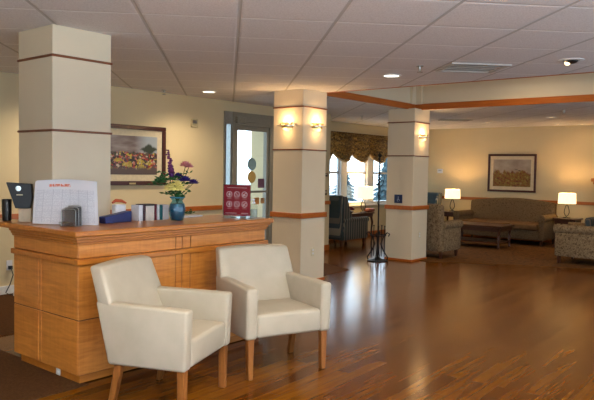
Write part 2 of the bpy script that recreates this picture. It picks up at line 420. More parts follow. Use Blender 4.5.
# vestibule beyond
bm = B(); bx(bm, 8.30, 8.42, YW+.12, 7.93, 0, H); struct(obj('wall_vestibule', bm, M['wall']), 'cream vestibule wall seen through the door')
bm = B(); bx(bm, 6.9, 8.42, YW+.12, 8.3, -.1, -.001); struct(obj('floor_vestibule', bm, M['carpet_brown']))

# ---- big window
wn = struct(thing('window_1', 'large white framed window behind the lamp', 'window')); del wn['category']
bm = B()
bx(bm, WX0, WX1, YN-.02, YN+.1, WZ0, WZ0+.06); bx(bm, WX0, WX1, YN-.02, YN+.1, WZ1-.05, WZ1)
xs = [WX0+.05, 11.42, 12.47, 13.6]
for x, wdt in ((WX0+.05, .1), (11.46, .22), (12.50, .24), (13.66, .18)): bx(bm, x-wdt/2, x+wdt/2, YN-.022, YN+.1, WZ0+.06, WZ1-.05)
obj('window_frame', bm, M['white_trim'], wn)
for a, b_ in ((10.45, 11.35), (11.57, 12.38), (12.62, 13.57)):
    bm = B(); bx(bm, a, b_, YN+.03, YN+.07, 1.40, 1.45)
    bx(bm, a, a+.035, YN+.03, YN+.07, WZ0+.06, WZ1-.05); bx(bm, b_-.035, b_, YN+.03, YN+.07, WZ0+.06, WZ1-.05); s_ = obj('window_sash', bm, M['white_trim'], wn)
    bm = B(); bx(bm, a, b_, YN+.05, YN+.056, WZ0+.06, WZ1-.05); obj('glass_pane', bm, M['glass'], s_)
bm = B(); bx(bm, WX0-.05, WX1+.05, YN-.08, YN+.0, WZ0-.03, WZ0, .006); obj('window_sill', bm, M['white_trim'], wn)
# outdoors
bm = B(); bx(bm, -10, 60, 8.36, 80, -.35, -.25); struct(obj('ground_outside', bm, plain('snowy_ground', (.62, .66, .72), .9)), 'pale snowy ground outside the window')
treem = fabric('blue_green_needles', [(.35, (.05, .10, .12)), (.65, (.16, .24, .26))], 6)
def outdoor_tree(x, y, h, r, lab):
    t = thing('conifer_tree', lab, 'tree', (x, y, -.25), group='trees outside the window')
    bm = B(); tube(bm, [(0, 0, 0), (0, 0, h*.95)], [.12, .03], 8); obj('trunk', bm, M['dark_wood'], t)
    bm = B(); n = 9
    for k in range(n):
        z = h*(.12+.86*k/n); rr = r*(1-k/n)*.95+.12
        m_ = 11; c = bm.verts.new((0, 0, z+h*.16)); ring = []
        for i in range(m_*2):
            a = PI*i/m_+k*.4; q = rr*(1 if i % 2 else .62)*random.uniform(.8, 1.1)
            ring.append(bm.verts.new((q*math.cos(a), q*math.sin(a), z-(.12*h*.3 if i % 2 else 0))))
        u = bm.verts.new((0, 0, z))
        for i in range(m_*2):
            bm.faces.new((c, ring[i], ring[(i+1) % (m_*2)])); bm.faces.new((u, ring[(i+1) % (m_*2)], ring[i]))
    obj('needles', bm, treem, t)
outdoor_tree(24.5, 15.2, 2.3, .8, 'bluish conifer outside right window pane, nearest tree')
outdoor_tree(27.5, 19.6, 1.9, .8, 'small bluish conifer outside middle window pane, further off')

# ================================================================== LAMPS IN THE CEILING
def downlight(x, y, label, power=45, col=(1, .80, .55), m='diffuser', r=.085):
    t = thing('recessed_downlight', label, 'ceiling light', (x, y, H), group='recessed ceiling downlights')
    bm = B(); lathe(bm, [(r+.022, 0), (r+.022, -.006), (r+.002, -.010), (r, -.004), (r-.004, .0)], n=28); obj('trim_ring', bm, M['white_trim'], t, True)
    bm = B(); lathe(bm, [(.001, -.0035), (r-.002, -.0035), (r-.002, -.0005), (.001, -.0005)], n=28); obj('lens', bm, M[m], t)
    if power: lamp('downlight_lamp', 'SPOT', (0, 0, -.03), power, col, .06, (0, 0, 0), math.radians(150), .9, t)
    return t
downlight(6.02, 6.55, 'round lit downlight in the ceiling near the picture wall', 34)
downlight(6.06, 3.73, 'round lit downlight in the ceiling left of the air vent', 20)
for x, y, lab, p in ((12.71, 5.54, 'small lit spotlight over the sofa, left of the other lounge lights', 14), (13.70, 4.45, 'small lit spotlight high near the lounge back wall, left of its twin', 3), (13.95, 4.05, 'small lit spotlight at the far right of the lounge ceiling', 1), (11.98, 4.02, 'small lit spotlight in the middle of the lounge ceiling', 16)):
    downlight(x, y, lab, p, (1, .66, .36), 'dimbulb', .06)
# unseen downlights, added to brighten the desk, columns and walls
for x, y, p in ((-.4, 5.6, 35), (4.1, 6.45, 50), (3.0, 1.5, 85), (1.2, 2.6, 30), (12.2, 1.5, 18), (8.1, 6.5, 14)):
    downlight(x, y, 'unseen lit downlight added to the tiled ceiling', p)
for x, y in ((8.5, 3.4), (8.5, 1.2)):  # added lamps out of view, brightening the coffer walls
    t = downlight(x, y, 'unseen lit downlight added high in the ceiling coffer', 58, (1, .74, .46)); t.location.z = 3.3
# added fill light, out of view behind the camera, washing the ceiling
lamp('added_ceiling_wash', 'AREA', (.2, -.6, 1.75), 340, (.90, .96, 1), .4, (PI, 0, 0))
# eyeball spotlight
t = thing('eyeball_spotlight', 'swivel eyeball spotlight with dark socket in ceiling, right of the vent', 'ceiling light', (6.118, 1.893, H))
bm = B(); lathe(bm, [(.11, 0), (.11, -.006), (.075, -.010), (.075, 0)], n=28); obj('trim_ring', bm, M['white_trim'], t, True)
bm = B(); ball(bm, (0, 0, -.004), .062, 3, (1, 1, .5)); obj('eyeball', bm, M['black'], t, True)
bm = B(); ball(bm, (-.02, .025, -.025), .026, 2); obj('bulb', bm, M['dimbulb'], t, True)
# sprinklers
def sprinkler(x, y, lab, z=H):
    t = thing('fire_sprinkler', lab, 'sprinkler', (x, y, z), group='ceiling fire sprinklers')
    bm = B(); lathe(bm, [(.035, 0), (.035, -.006), (.012, -.010), (.010, -.03), (.001, -.03)], n=16); obj('escutcheon', bm, M['steel'], t, True)
    bm = B(); tube(bm, [(-.014, 0, -.02), (-.016, 0, -.045), (0, 0, -.06)], .003, 6); tube(bm, [(.014, 0, -.02), (.016, 0, -.045), (0, 0, -.06)], .003, 6)
    lathe(bm, [(.001, -.060), (.028, -.060), (.028, -.063), (.001, -.063)], n=16); obj('deflector', bm, M['door_alu'], t)
sprinkler(5.587, 6.95, 'small metal sprinkler head in ceiling above the picture')
sprinkler(5.679, 3.176, 'small metal sprinkler head in ceiling left of the vent')
sprinkler(10.775, 3.414, 'small metal sprinkler head in the lounge ceiling')
sprinkler(10.2, 6.9, 'small metal sprinkler head in ceiling before the window valance')
# air vents
def vent(x, y, w_, l_, rz, lab, m):
    t = thing('ceiling_vent', lab, 'vent', (x, y, H), rz)
    bm = B(); a, b_ = w_/2, l_/2
    for q in ((-a, a, -b_, -b_+.04), (-a, a, b_-.04, b_), (-a, -a+.04, -b_+.04, b_-.04), (a-.04, a, -b_+.04, b_-.04)): bx(bm, *q, -.012, 0)
    obj('frame', bm, m, t)
    bm = B(); bx(bm, -a+.04, a-.04, -b_+.04, b_-.04, -.002, -.0005); obj('backing', bm, M['black'], t)
    n = 5
    for k in range(n):
        yy = -b_+.06+(l_-.12)*k/(n-1)
        bm = B(); box(bm, (0, yy, -.0045), (w_-.09, (l_-.12)/(n-1)*.5, .003)); obj('slat', bm, m, t)
ventm = plain('grey_vent_metal', (.55, .54, .50), .5, .1)
A45 = -math.radians(44.338)
vent(6.04, 2.80, .58, .50, A45, 'square louvred air vent in the tiled ceiling', ventm)
vent(11.80, 5.79, .6, .30, A45, 'dark slotted air vent in the lounge ceiling', M['door_alu'])

# ================================================================== WALL SCONCES
def sconce(loc, rz, lab):
    # local: wall is the plane y=0, the fitting sticks out towards -Y
    t = thing('wall_sconce', lab, 'wall lamp', loc, rz, 'brass wall sconces on the columns')
    bm = B(); bx(bm, -.05, .05, -.012, 0, -.06, .05, .003); obj('backplate', bm, M['brass'], t)
    bm = B(); lathe(bm, [(.088, .0), (.088, -.018), (.078, -.026), (.074, -.018), (.074, 0)], n=24, a0=PI, a1=2*PI); b_ = obj('bowl_rim', bm, M['brass'], t, True)
    bm = B(); lathe(bm, [(.072, -.018), (.062, -.040), (.040, -.060), (.001, -.068)], n=24, a0=PI, a1=2*PI); obj('diffuser', bm, M['sconce_glass'], b_, True)
    bm = B(); lathe(bm, [(.135, .000), (.135, .008), (.001, .008)], n=24, a0=PI, a1=2*PI); lathe(bm, [(.135, 0), (.001, 0)], n=24, a0=PI, a1=2*PI)
    obj('glass_shelf', bm, M['chrome'], t)
    for k in range(5):
        a = PI*(1.1+.2*k)
        bm = B(); box(bm, (.095*math.cos(a), .095*math.sin(a), .035), (.042, .012, .018), .002, 1, Matrix.Rotation(a+PI/2, 3, 'Z')); box(bm, (.095*math.cos(a), .095*math.sin(a), .018), (.008, .008, .02))
        obj('gallery_block', bm, M['brass'], t)
    lamp('sconce_uplight', 'POINT', (0, -.075, .065), 2.3, (1, .62, .28), .02, parent=t)
    lamp('sconce_downlight', 'POINT', (0, -.10, -.085), .6, (1, .62, .28), .015, parent=t)
    return t
s0 = sconce((6.453, 5.512, 2.03), -PI/2, 'brass wall sconce on column face toward the glass door')
dup(s0, (6.723, 5.263, 2.03), 0, 'brass wall sconce on the column face turned to the lounge side')
dup(s0, (9.60, 5.299, 2.035), 0, 'brass wall sconce on the far column, beside the lounge')

# ================================================================== RECEPTION DESK
dk = thing('reception_desk', 'tall maple reception desk with square panels behind the cream armchairs', 'desk')
X0, X1, Y0, Y1 = 2.386, 4.205, 3.836, 4.70
# L-shaped body around the column
bm = B(); prism(bm, [(X0+.008, Y0+.008), (X1-.008, Y0+.008), (X1-.008, 4.43), (2.535, 4.43), (2.535, Y1), (X0+.008, Y1)], 'z', .065, .95); obj('carcass', bm, M['groove'], dk)
bm = B(); prism(bm, [(X0+.03, Y0+.03), (X1-.03, Y0+.03), (X1-.03, 4.42), (2.53, 4.42), (2.53, Y1-.05), (X0+.03, Y1-.05)], 'z', 0.007, .068); obj('plinth', bm, M['maple_h'], dk)
LP = lambda o: [(X0-o, Y0-o), (X1+o, Y0-o), (X1+o, 4.435), (2.54, 4.435), (2.54, 5.25), (X0-o, 5.25)]
bm = B(); prism(bm, LP(.055), 'z', 1.002, 1.04, .008, 2); top = obj('countertop', bm, M['maple_h'], dk)
bm = B()
for o, z0, z1 in ((.035, .982, 1.002), (.022, .962, .982), (.012, .945, .962)): prism(bm, [(X0-o, Y0-o), (X1+o, Y0-o), (X1+o, 4.435), (2.54, 4.435), (2.54, Y1+.01), (X0-o, Y1+.01)], 'z', z0, z1, .004, 1)
obj('cornice_molding', bm, M['maple_h'], dk)
bm = B(); prism(bm, [(X0-.022, Y0-.022), (X1+.022, Y0-.022), (X1+.022, 4.43), (2.535, 4.43), (2.535, Y1+.01), (X0-.022, Y1+.01)], 'z', .812, .85, .005, 2); obj('waist_molding', bm, M['maple_h'], dk)
def front_panel(nm, a, b_, z0, z1): bm = B(); bx(bm, a, b_, Y0, Y0+.012, z0, z1, .003, 1); obj(nm, bm, M['maple_v'], dk)
def side_panel(nm, a, b_, z0, z1): bm = B(); bx(bm, X0, X0+.012, a, b_, z0, z1, .003, 1); obj(nm, bm, M['maple_v'], dk)
fx = [(X0, 3.205), (3.212, 3.268), (3.275, 3.352), (3.36, X1)]
for i, (a, b_) in enumerate(fx):
    nm = 'panel' if b_-a > .2 else 'stile'
    front_panel('frieze_panel' if nm == 'panel' else 'stile', a, b_, .853, .944)
    for z0, z1 in ((.068, .434), (.442, .810)): front_panel(nm, a, b_, z0, z1)
sy = [(Y0+.013, 4.305), (4.311, 4.345), (4.351, Y1)]
side_panel('frieze_panel', Y0+.013, Y1, .853, .944)
for a, b_ in sy:
    for z0, z1 in ((.068, .434), (.442, .810)): side_panel('panel' if b_-a > .2 else 'stile', a, b_, z0, z1)
bm = B(); bx(bm, X1-.01, X1, Y0+.013, 4.43, .068, .944, .003, 1); obj('end_panel', bm, M['maple_v'], dk)
# plinth outlet
def outlet(name, loc, rz, lab, cat='outlet', m='ivory', grp=None):
    t = thing(name, lab, cat, loc, rz, grp)
    bm = B(); bx(bm, -.035, .035, -.007, 0, -.057, .057, .003); obj('cover_plate', bm, M[m], t)
    for s in (-1, 1):
        bm = B(); bx(bm, -.014, .014, -.009, -.0072, s*.022-.013, s*.022+.013, .002, 1); bx(bm, -.007, -.004, -.0095, -.0088, s*.022-.005, s*.022+.007); bx(bm, .004, .007, -.0095, -.0088, s*.022-.005, s*.022+.007); obj('socket', bm, M['white' if m == 'ivory' else m], t)
    return t
outlet('wall_outlet', (6.70, 5.263, .40), 0, 'ivory wall outlet low on the column behind right armchair')
outlet('wall_outlet', (9.60, 5.299, .43), 0, 'ivory wall outlet low on the far column beside the lounge')
t = outlet('floor_outlet', (X0+.03, 4.13, .045), -PI/2, 'small white outlet on the plinth of the reception desk', 'outlet', 'white'); t.scale = (.7, 1, .62)
# outlet with plug and cord on the far wall left of the desk
t = outlet('wall_outlet', (3.60, YW, .33), 0, 'white wall outlet with black plug left of the desk', 'outlet', 'white')
bm = B(); bx(bm, -.02, .02, -.045, -.01, -.045, -.005, .004); obj('plug', bm, M['black'], t)
bm = B(); tube(bm, [(0, -.045, -.03), (0, -.09, -.10), (-.04, -.10, -.20), (-.09, -.10, -.29), (-.05, -.12, -.318), (.04, -.13, -.318)], .006, 6); tag(obj('electric_cable', bm, M['black']), 'black cable hanging down from the wall outlet', 'cable').location = (3.60, YW, .33)
bm = B(); bx(bm, -.06, .06, -.04, .04, 0, .05, .006); t = tag(obj('power_adapter', bm, M['white']), 'small white adapter box on the carpet below the outlet', 'adapter'); t.location = (3.62, YW-.2, .006)

# ================================================================== CREAM ARMCHAIRS
def armchair_reception(lab):
    t = thing('armchair', lab, 'armchair', group='cream leather armchairs at the desk')
    W2 = .345
    def flare(bm):                                          # the shell narrows towards the back
        for v in bm.verts:
            k = max(0, min(1, (v.co.y+.27)/.55))*max(0, min(1, (v.co.z-.28)/.36))
            v.co.x *= 1-.075*k-max(0, v.co.z-.64)*.25
    for s in (-1, 1):
        prof = [(-.272, .285), (-.285, .645), (.20, .652), (.342, .656), (.237, .285)]
        bm = B(); prism(bm, prof, 'x', s*(W2-.088), s*W2, .020, 3); flare(bm)
        obj('arm', bm, M['leather'], t, True)
    bm = B(); prism(bm, [(.135, .40), (.225, .64), (.305, .855), (.40, .862), (.332, .655), (.265, .43)], 'x', -W2+.001, W2-.001, .022, 3)
    bmesh.ops.subdivide_edges(bm, edges=[e for e in bm.edges if abs(e.verts[0].co.x-e.verts[1].co.x) > .3], cuts=8, use_grid_fill=True)
    for v in bm.verts:
        if v.co.z < .60: v.co.x *= .80
        v.co.y += .012*(1-(v.co.x/.34)**2)
        if v.co.z > .82: v.co.z += .010*(1-(v.co.x/.34)**2)
    flare(bm)
    obj('backrest', bm, M['leather'], t, True)
    bm = B(); bx(bm, -W2+.083, W2-.083, -.272, .20, .290, .455, .024, 4)
    bmesh.ops.subdivide_edges(bm, edges=[e for e in bm.edges if e.calc_length() > .2], cuts=7, use_grid_fill=True)
    for v in bm.verts:
        if v.co.z > .44: v.co.z += .018*(1-(v.co.x/.27)**2)*max(0, 1-((v.co.y+.04)/.25)**2)
    obj('seat', bm, M['leather'], t, True)
    bm = B(); bx(bm, -W2+.07, W2-.07, .15, .235, .287, .60, .012, 2)
    for v in bm.verts: v.co.y += max(0, v.co.z-.29)*.25
    obj('back_frame', bm, M['leather'], t, True)
    for sx in (-1, 1):
        for sy_ in (-1, 1):
            bm = B(); x = sx*(W2-.045)
            if sy_ < 0: prism(bm, [(-.026, .30), (.026, .30), (.017, 0), (-.017, 0)], 'y', -.024, .024, .004, 1); [setattr(v, 'co', Vector((v.co.x+x, v.co.y-.235, v.co.z))) for v in bm.verts]
            else:
                prism(bm, [(.18, .30), (.232, .30), (.285, 0), (.252, 0)], 'x', x-.022, x+.022, .004, 1)
                for v in bm.verts: v.co.y -= .03
            obj('leg', bm, M['leg_wood'], t)
    return t
c1 = armchair_reception('cream leather armchair with wooden legs, left and nearest of the two')
c1.location = (2.66, 3.225, .0); c1.rotation_euler = (0, 0, math.radians(23))
dup(c1, (3.618, 3.215, .0), math.radians(-20), 'cream leather armchair with wooden legs, right one beside the column')

# ================================================================== THINGS ON THE COUNTER
TZ = 1.04
# calendar sheets standing up
t = thing('calendar_sheets', 'large printed calendar sheets standing against the near column on the counter', 'papers')
P0, P1 = Vector((2.458, 4.52, 0)), Vector((2.738, 4.12, 0)); dr = (P1-P0).normalized(); nr = Vector((-dr.y, dr.x, 0))
if nr.y > 0: nr = -nr
def calmat():
    m, nt, b = new_mat('printed_calendar')
    sp = node(nt, 'ShaderNodeSeparateXYZ'); nt.links.new(mapping(nt, coord='UV'), sp.inputs[0])
    u, v = sp.outputs[0], sp.outputs[1]
    fu = math_(nt, 'FRACT', math_(nt, 'MULTIPLY', u, 7)); fv = math_(nt, 'FRACT', math_(nt, 'MULTIPLY', v, 7))
    ln = math_(nt, 'MAXIMUM', math_(nt, 'LESS_THAN', fu, .05), math_(nt, 'LESS_THAN', fv, .06))
    tx = math_(nt, 'MULTIPLY', math_(nt, 'LESS_THAN', math_(nt, 'FRACT', math_(nt, 'MULTIPLY', v, 49)), .5), math_(nt, 'GREATER_THAN', noise(nt, mapping(nt, (60, 49, 1), coord='UV'), 1, 1), .47))
    body = math_(nt, 'MULTIPLY', math_(nt, 'MULTIPLY', math_(nt, 'MULTIPLY', math_(nt, 'LESS_THAN', v, .80), math_(nt, 'GREATER_THAN', v, .04)), math_(nt, 'GREATER_THAN', u, .03)), math_(nt, 'LESS_THAN', u, .97))
    k = math_(nt, 'MULTIPLY', body, math_(nt, 'MAXIMUM', ln, math_(nt, 'MULTIPLY', tx, .9)))
    c = mixc(nt, k, (.76, .77, .82), (.52, .53, .60))
    ttl = math_(nt, 'MULTIPLY', math_(nt, 'MULTIPLY', math_(nt, 'GREATER_THAN', v, .86), math_(nt, 'LESS_THAN', v, .92)), math_(nt, 'MULTIPLY', math_(nt, 'GREATER_THAN', u, .22), math_(nt, 'LESS_THAN', u, .58)))
    ttl = math_(nt, 'MULTIPLY', ttl, math_(nt, 'GREATER_THAN', noise(nt, mapping(nt, (40, 8, 1), coord='UV'), 1, 1), .45))
    nt.links.new(mixc(nt, ttl, c, (.75, .22, .14)), b.inputs['Base Color']); b.inputs['Roughness'].default_value = .6
    return m
M['calendar'] = calmat()
def sheet(off, lean, hgt, shrink=0):
    bm = B(); uvl = bm.loops.layers.uv.new('UVMap'); nx, nz = 16, 10; L = (P1-P0).length
    fr = [[None]*(nx+1) for _ in range(nz+1)]; uv = {}
    for sgn in (0, 1):
        g = []
        for j in range(nz+1):
            row = []
            for i in range(nx+1):
                a, h_ = i/nx, j/nz
                p = P0+dr*(L*a)+nr*(off+sgn*.0015+.012*math.sin(a*3.0)*(1-h_)-lean*h_+.006*math.sin(a*7+h_*2)) + Vector((0, 0, TZ+.003+hgt*h_*(1+.04*math.sin(a*PI))))
                p += dr*(-.035*h_*(1 if a > .5 else .2)*(a))
                v = bm.verts.new(p); uv[v] = (a, h_); row.append(v)
            g.append(row)
        for j in range(nz):
            for i in range(nx):
                q = (g[j][i], g[j][i+1], g[j+1][i+1], g[j+1][i]); bm.faces.new(q if sgn else q[::-1])
    bmesh.ops.recalc_face_normals(bm, faces=bm.faces[:])
    for f in bm.faces:
        for l in f.loops: l[uvl].uv = uv[l.vert]
    return bm
for k in range(3): obj('sheet', sheet(.045-.012*k, .05, .305+.004*k), M['calendar'], t, True)
# black card display on a cream box
bm = B(); box(bm, (0, 0, .05), (.05, .09, .10), .003, 1); o = tag(obj('carton_box', bm, M['cream_card']), 'small cream carton under the black display on the counter', 'box'); o.location = (2.482, 4.71, TZ); o.rotation_euler = (0, 0, math.radians(50.4))
t = thing('black_display_stand', 'tilted black display stand with silver badge at left end of counter', 'display', (2.474, 4.737, TZ+.101), math.radians(-39.6))
bm = B(); prism(bm, [(-.05, 0.0), (.055, 0.0), (.072, .08), (.066, .185), (-.115, .195)], 'y', -.02, .03, .004, 1); obj('housing', bm, M['black'], t)
bm = B(); lathe(bm, [(.001, -.012), (.020, -.010), (.022, 0), (.001, .0)], n=16)
for v in bm.verts: v.co = Vector((v.co.x-.025, -.021+v.co.z*.8, .150+v.co.y))
obj('badge', bm, M['chrome'], t, True)
bm = B(); bx(bm, -.04, .005, -.022, -.0195, .098, .106); obj('label_strip', bm, M['ivory'], t)
bm = B(); lathe(bm, [(.030, 0), (.033, .01), (.036, .16), (.033, .165), (.031, .02), (.001, .015)], n=20); o = tag(obj('pen_cup', bm, M['black'], smooth=True), 'plain black cup at the far left of the counter', 'cup'); o.location = (2.425, 4.885, TZ)
# mesh letter rack
t = thing('letter_rack', 'grey wire mesh letter rack before the calendar sheets', 'letter rack', (2.535, 4.165, TZ), math.radians(-62))
def rackplate(y, h_, w_):
    bm = B(); pts = []
    for a in range(0, 7): pts.append((w_-.02+.02*math.sin(a*PI/12), y, h_-.02+.02*math.cos(a*PI/12)))
    outl = [(-w_, y, .004)]+[(-p[0], y, p[2]) for p in pts][::-1]+pts[::1]+[(w_, y, .004)]
    outl2 = [(-w_, y, .004)]+[(-p[0], p[1], p[2]) for p in reversed(pts)]+pts+[(w_, y, .004)]
    tube(bm, outl2, .0028, 6)
    f = obj('wire_frame', bm, M['steel'], t)
    bm = B(); bx(bm, -w_+.003, w_-.003, y-.0006, y+.0006, .004, h_-.006); obj('mesh_panel', bm, M['grey_mesh'], f)
rackplate(-.04, .125, .055); rackplate(0, .135, .055); rackplate(.04, .145, .055)
bm = B()
for x in (-.055, .055): tube(bm, [(x, -.06, .02), (x, -.05, .003), (x, .05, .003)], .0028, 6)
tube(bm, [(-.055, -.06, .02), (-.055, -.072, .032), (.055, -.072, .032), (.055, -.06, .02)], .0028, 6); obj('base_wires', bm, M['steel'], t)
# navy folder
bm = B(); prism(bm, [(-.20, 0), (.19, 0), (.19, .085), (-.205, .05)], 'y', -.035, .035, .004, 1)
o = tag(obj('navy_binder', bm, M['navy']), 'dark blue binder lying on the counter left of the booklets', 'binder'); o.location = (2.965, 4.25, TZ); o.rotation_euler = (0, 0, math.radians(8)); o.scale = (.68, 1, 1)
bm = B(); bx(bm, -.05, .05, -.03, .03, 0, .13, .01, 2); o = tag(obj('tissue_box', bm, M['white']), 'white tissue box behind the blue binder', 'box'); o.location = (3.08, 4.38, TZ)
bm = B(); tube(bm, [(-.06, 0, .005), (-.03, 0, .022), (.03, .005, .018), (.07, 0, .0)], [.008, .014, .013, .006], 8); o = tag(obj('red_pouch', bm, plain('orange_red', (.55, .09, .03), .5), smooth=True), 'orange red pouch lying on the white tissue box', 'pouch'); o.location = (3.08, 4.38, TZ+.138)
# row of booklets
bk = [(.038, .125, (.72, .72, .76), 'white booklet standing at the left end of the booklet row'), (.020, .13, (.05, .02, .03), 'narrow dark booklet beside the leftmost white booklet'), (.085, .118, (.72, .66, .58), 'wide white booklet with dark top in the middle of the row'),
      (.020, .13, (.13, .015, .03), 'narrow dark red booklet right of the wide white one'), (.026, .125, (.60, .66, .68), 'pale booklet beside the teal booklet'), (.026, .12, (.02, .15, .17), 'teal booklet in the row beside the vase'), (.06, .122, (.70, .66, .66), 'white booklet standing right beside the blue vase')]
x = 3.175
for i, (w_, h_, c, lab) in enumerate(bk):
    t = thing('booklet', lab, 'booklet', (x+w_/2, 4.30-.0*i, TZ), 0, 'booklets standing on the counter')
    m_ = plain('booklet_cover_%d' % i, c, .5)
    bm = B(); bx(bm, -w_/2+.001, -w_/2+.004, -.05, .05, 0, h_); bx(bm, w_/2-.004, w_/2-.001, -.05, .05, 0, h_); bx(bm, -w_/2+.001, w_/2-.001, -.053, -.05, 0, h_)
    obj('cover', bm, m_, t)
    bm = B(); bx(bm, -w_/2+.004, w_/2-.004, -.0495, .045, .002, h_-.004); obj('pages', bm, M['white'], t)
    if i == 2:
        bm = B(); bx(bm, -w_/2, w_/2, -.055, .05, h_, h_+.012); obj('dark_clip', bm, M['black'], t)
    x += w_+.004
# vase
VX, VY = 3.452, 4.115
t = thing('glass_vase', 'ribbed blue glass vase holding the mixed flowers on the counter', 'vase', (VX, VY, TZ))
prof = [(.044, 0), (.050, .006), (.061, .05), (.067, .095), (.060, .130), (.043, .155), (.041, .162), (.060, .188)]
bm = B(); lathe(bm, prof, n=36, rib=.03, nr=12)
o = obj('vase_body', bm, M['blue_glass'], t, True)
bm = B(); lathe(bm, [(r-.006, z+.006) for r, z in prof[:5]]+[(.001, .141)], n=30); obj('water', bm, plain('teal_water', (.02, .17, .24), .15), t, True)
bm = B(); lathe(bm, [(.057, .182), (.063, .189), (.060, .193), (.055, .186)], n=36); obj('rim', bm, plain('blue_glass_rim', (.06, .28, .42), .1), t, True)
stemm = plain('green_stem', (.03, .10, .02), .6); leafm = plain('dark_green_leaf', (.025, .13, .035), .5)
cd_ = cam2w(1, 0, 0)            # sideways direction of this bouquet's fan
def flower(nm, lab, sx, fwd, z, build, col, extra=None):
    t = thing(nm, lab, 'flower', (VX, VY, TZ+.13), group='flowers in the blue vase')
    head = cd_*sx + Vector((0, 1, 0))*fwd + Vector((0, 0, z-.13))
    bm = B(); k = Vector((head.x*.12, head.y*.12, .07))
    tube(bm, [(0, 0, 0), k, head*.6+Vector((0, 0, .02)), head], .0028, 6); obj('stem', bm, stemm, t)
    bm = B(); build(bm, head); obj('blossom', bm, plain(nm+'_petal', col, .6), t)
    if extra: bm = B(); extra(bm, head); obj('leaf', bm, leafm, t)
    return t
def petals(bm, c, r, n, tilt, ln=1.0, wd_=.35, ph=0):
    for i in range(n):
        a = 2*PI*i/n+ph; d = Vector((math.cos(a)*math.cos(tilt), math.sin(a)*math.cos(tilt), math.sin(tilt))); s = Vector((-math.sin(a), math.cos(a), 0))
        up = d.cross(s)*-.12
        p = [c, c+d*r*.5+s*r*wd_+up*r, c+d*r*ln, c+d*r*.5-s*r*wd_+up*r]; q = c+d*r*.55-up*r*.9
        vs = [bm.verts.new(x_) for x_ in p]; w_ = bm.verts.new(q)
        for k in range(4): bm.faces.new((vs[k], vs[(k+1) % 4], w_))
        bm.faces.new(vs[::-1])
def mum(r):
    def f(bm, c):
        for k, tl in enumerate((-.35, 0, .35, .7, 1.1)): petals(bm, c, r*(1-.08*k), 12, tl, 1, .2, k*.3)
    return f
def carn(r):
    def f(bm, c):
        for k, tl in enumerate((.1, .5, .9, 1.3)): petals(bm, c, r*(1-.1*k), 8, tl, 1, .45, k*.4)
    return f
def spike(L, d, r=.016):
    def f(bm, c):
        for k in range(11):
            p = c+Vector(d)*(L*k/10)
            for q in range(3): ball(bm, (p+Vector((random.uniform(-.012, .012), random.uniform(-.012, .012), random.uniform(-.006, .006))))[:], r*(.50-.028*k), 1, (1, 1, .7))
    return f
def leafy(n, r, sp=.05):
    def f(bm, c):
        for k in range(n):
            p = c+Vector((random.uniform(-sp, sp), random.uniform(-sp, sp), random.uniform(-sp, sp)))
            petals(bm, p, r*random.uniform(.7, 1.1), 2, random.uniform(-.3, .7), 1, .28, random.uniform(0, 6))
    return f
dn = -cd_*.25+Vector((0, 0, 1))
flower('purple_delphinium', 'tall purple flower spike leaning left above the vase', -.045, 0, .40, spike(.17, dn*.97, .040), (.12, .02, .11))
flower('purple_delphinium', 'shorter purple flower spike beside the tall one', -.03, .02, .36, spike(.09, dn, .045), (.10, .02, .15))
flower('pink_carnation', 'pink carnation at the upper right of the bouquet', .065, 0, .445, carn(.058), (.62, .24, .25))
flower('pink_carnation', 'smaller pink carnation beside the upper one', .105, .02, .435, carn(.044), (.60, .22, .28))
flower('blue_iris', 'dark blue iris right of centre in the bouquet', .05, -.02, .325, carn(.060), (.04, .02, .19))
flower('blue_iris', 'violet blue flower at the far right of the bouquet', .13, .0, .305, carn(.052), (.05, .025, .16))
flower('blue_iris', 'dark blue flower between the yellow bloom and pink carnations', .02, .02, .36, carn(.045), (.04, .02, .16))
flower('yellow_chrysanthemum', 'large pale yellow chrysanthemum at the front of the bouquet', -.035, -.04, .275, mum(.09), (.85, .76, .26))
flower('yellow_chrysanthemum', 'second yellow chrysanthemum just left of the largest bloom', -.085, -.02, .265, mum(.050), (.82, .70, .24))
t = thing('leaf_spray', 'spray of green leaves hanging out left of the bouquet', 'leaves', (VX, VY, TZ+.13))
bm = B(); tube(bm, [(0, 0, 0), (cd_*-.02+Vector((0, 0, .09)))[:], (cd_*-.14+Vector((0, 0, .22)))[:]], .003, 6); obj('stem', bm, stemm, t)
bm = B()
for k in range(26): leafy(1, .060, .040)(bm, cd_*(-.15+random.uniform(-.025, .035))+Vector((0, 0, .20+random.uniform(-.03, .035))))
obj('leaves', bm, leafm, t)
t = thing('leaf_spray', 'green foliage filling the middle of the bouquet', 'leaves', (VX, VY, TZ+.13))
bm = B()
for k in range(12): a = random.uniform(-.09, .09); tube(bm, [(0, 0, 0), (cd_*a*.3+Vector((0, 0, .08)))[:], (cd_*a+Vector((0, random.uniform(-.03, .03), random.uniform(.15, .26))))[:]], .0026, 5)
obj('stem', bm, stemm, t)
bm = B()
for k in range(44): leafy(1, .055, .035)(bm, cd_*random.uniform(-.07, .07)+Vector((0, random.uniform(-.03, .03), random.uniform(.06, .26))))
obj('leaves', bm, leafm, t)
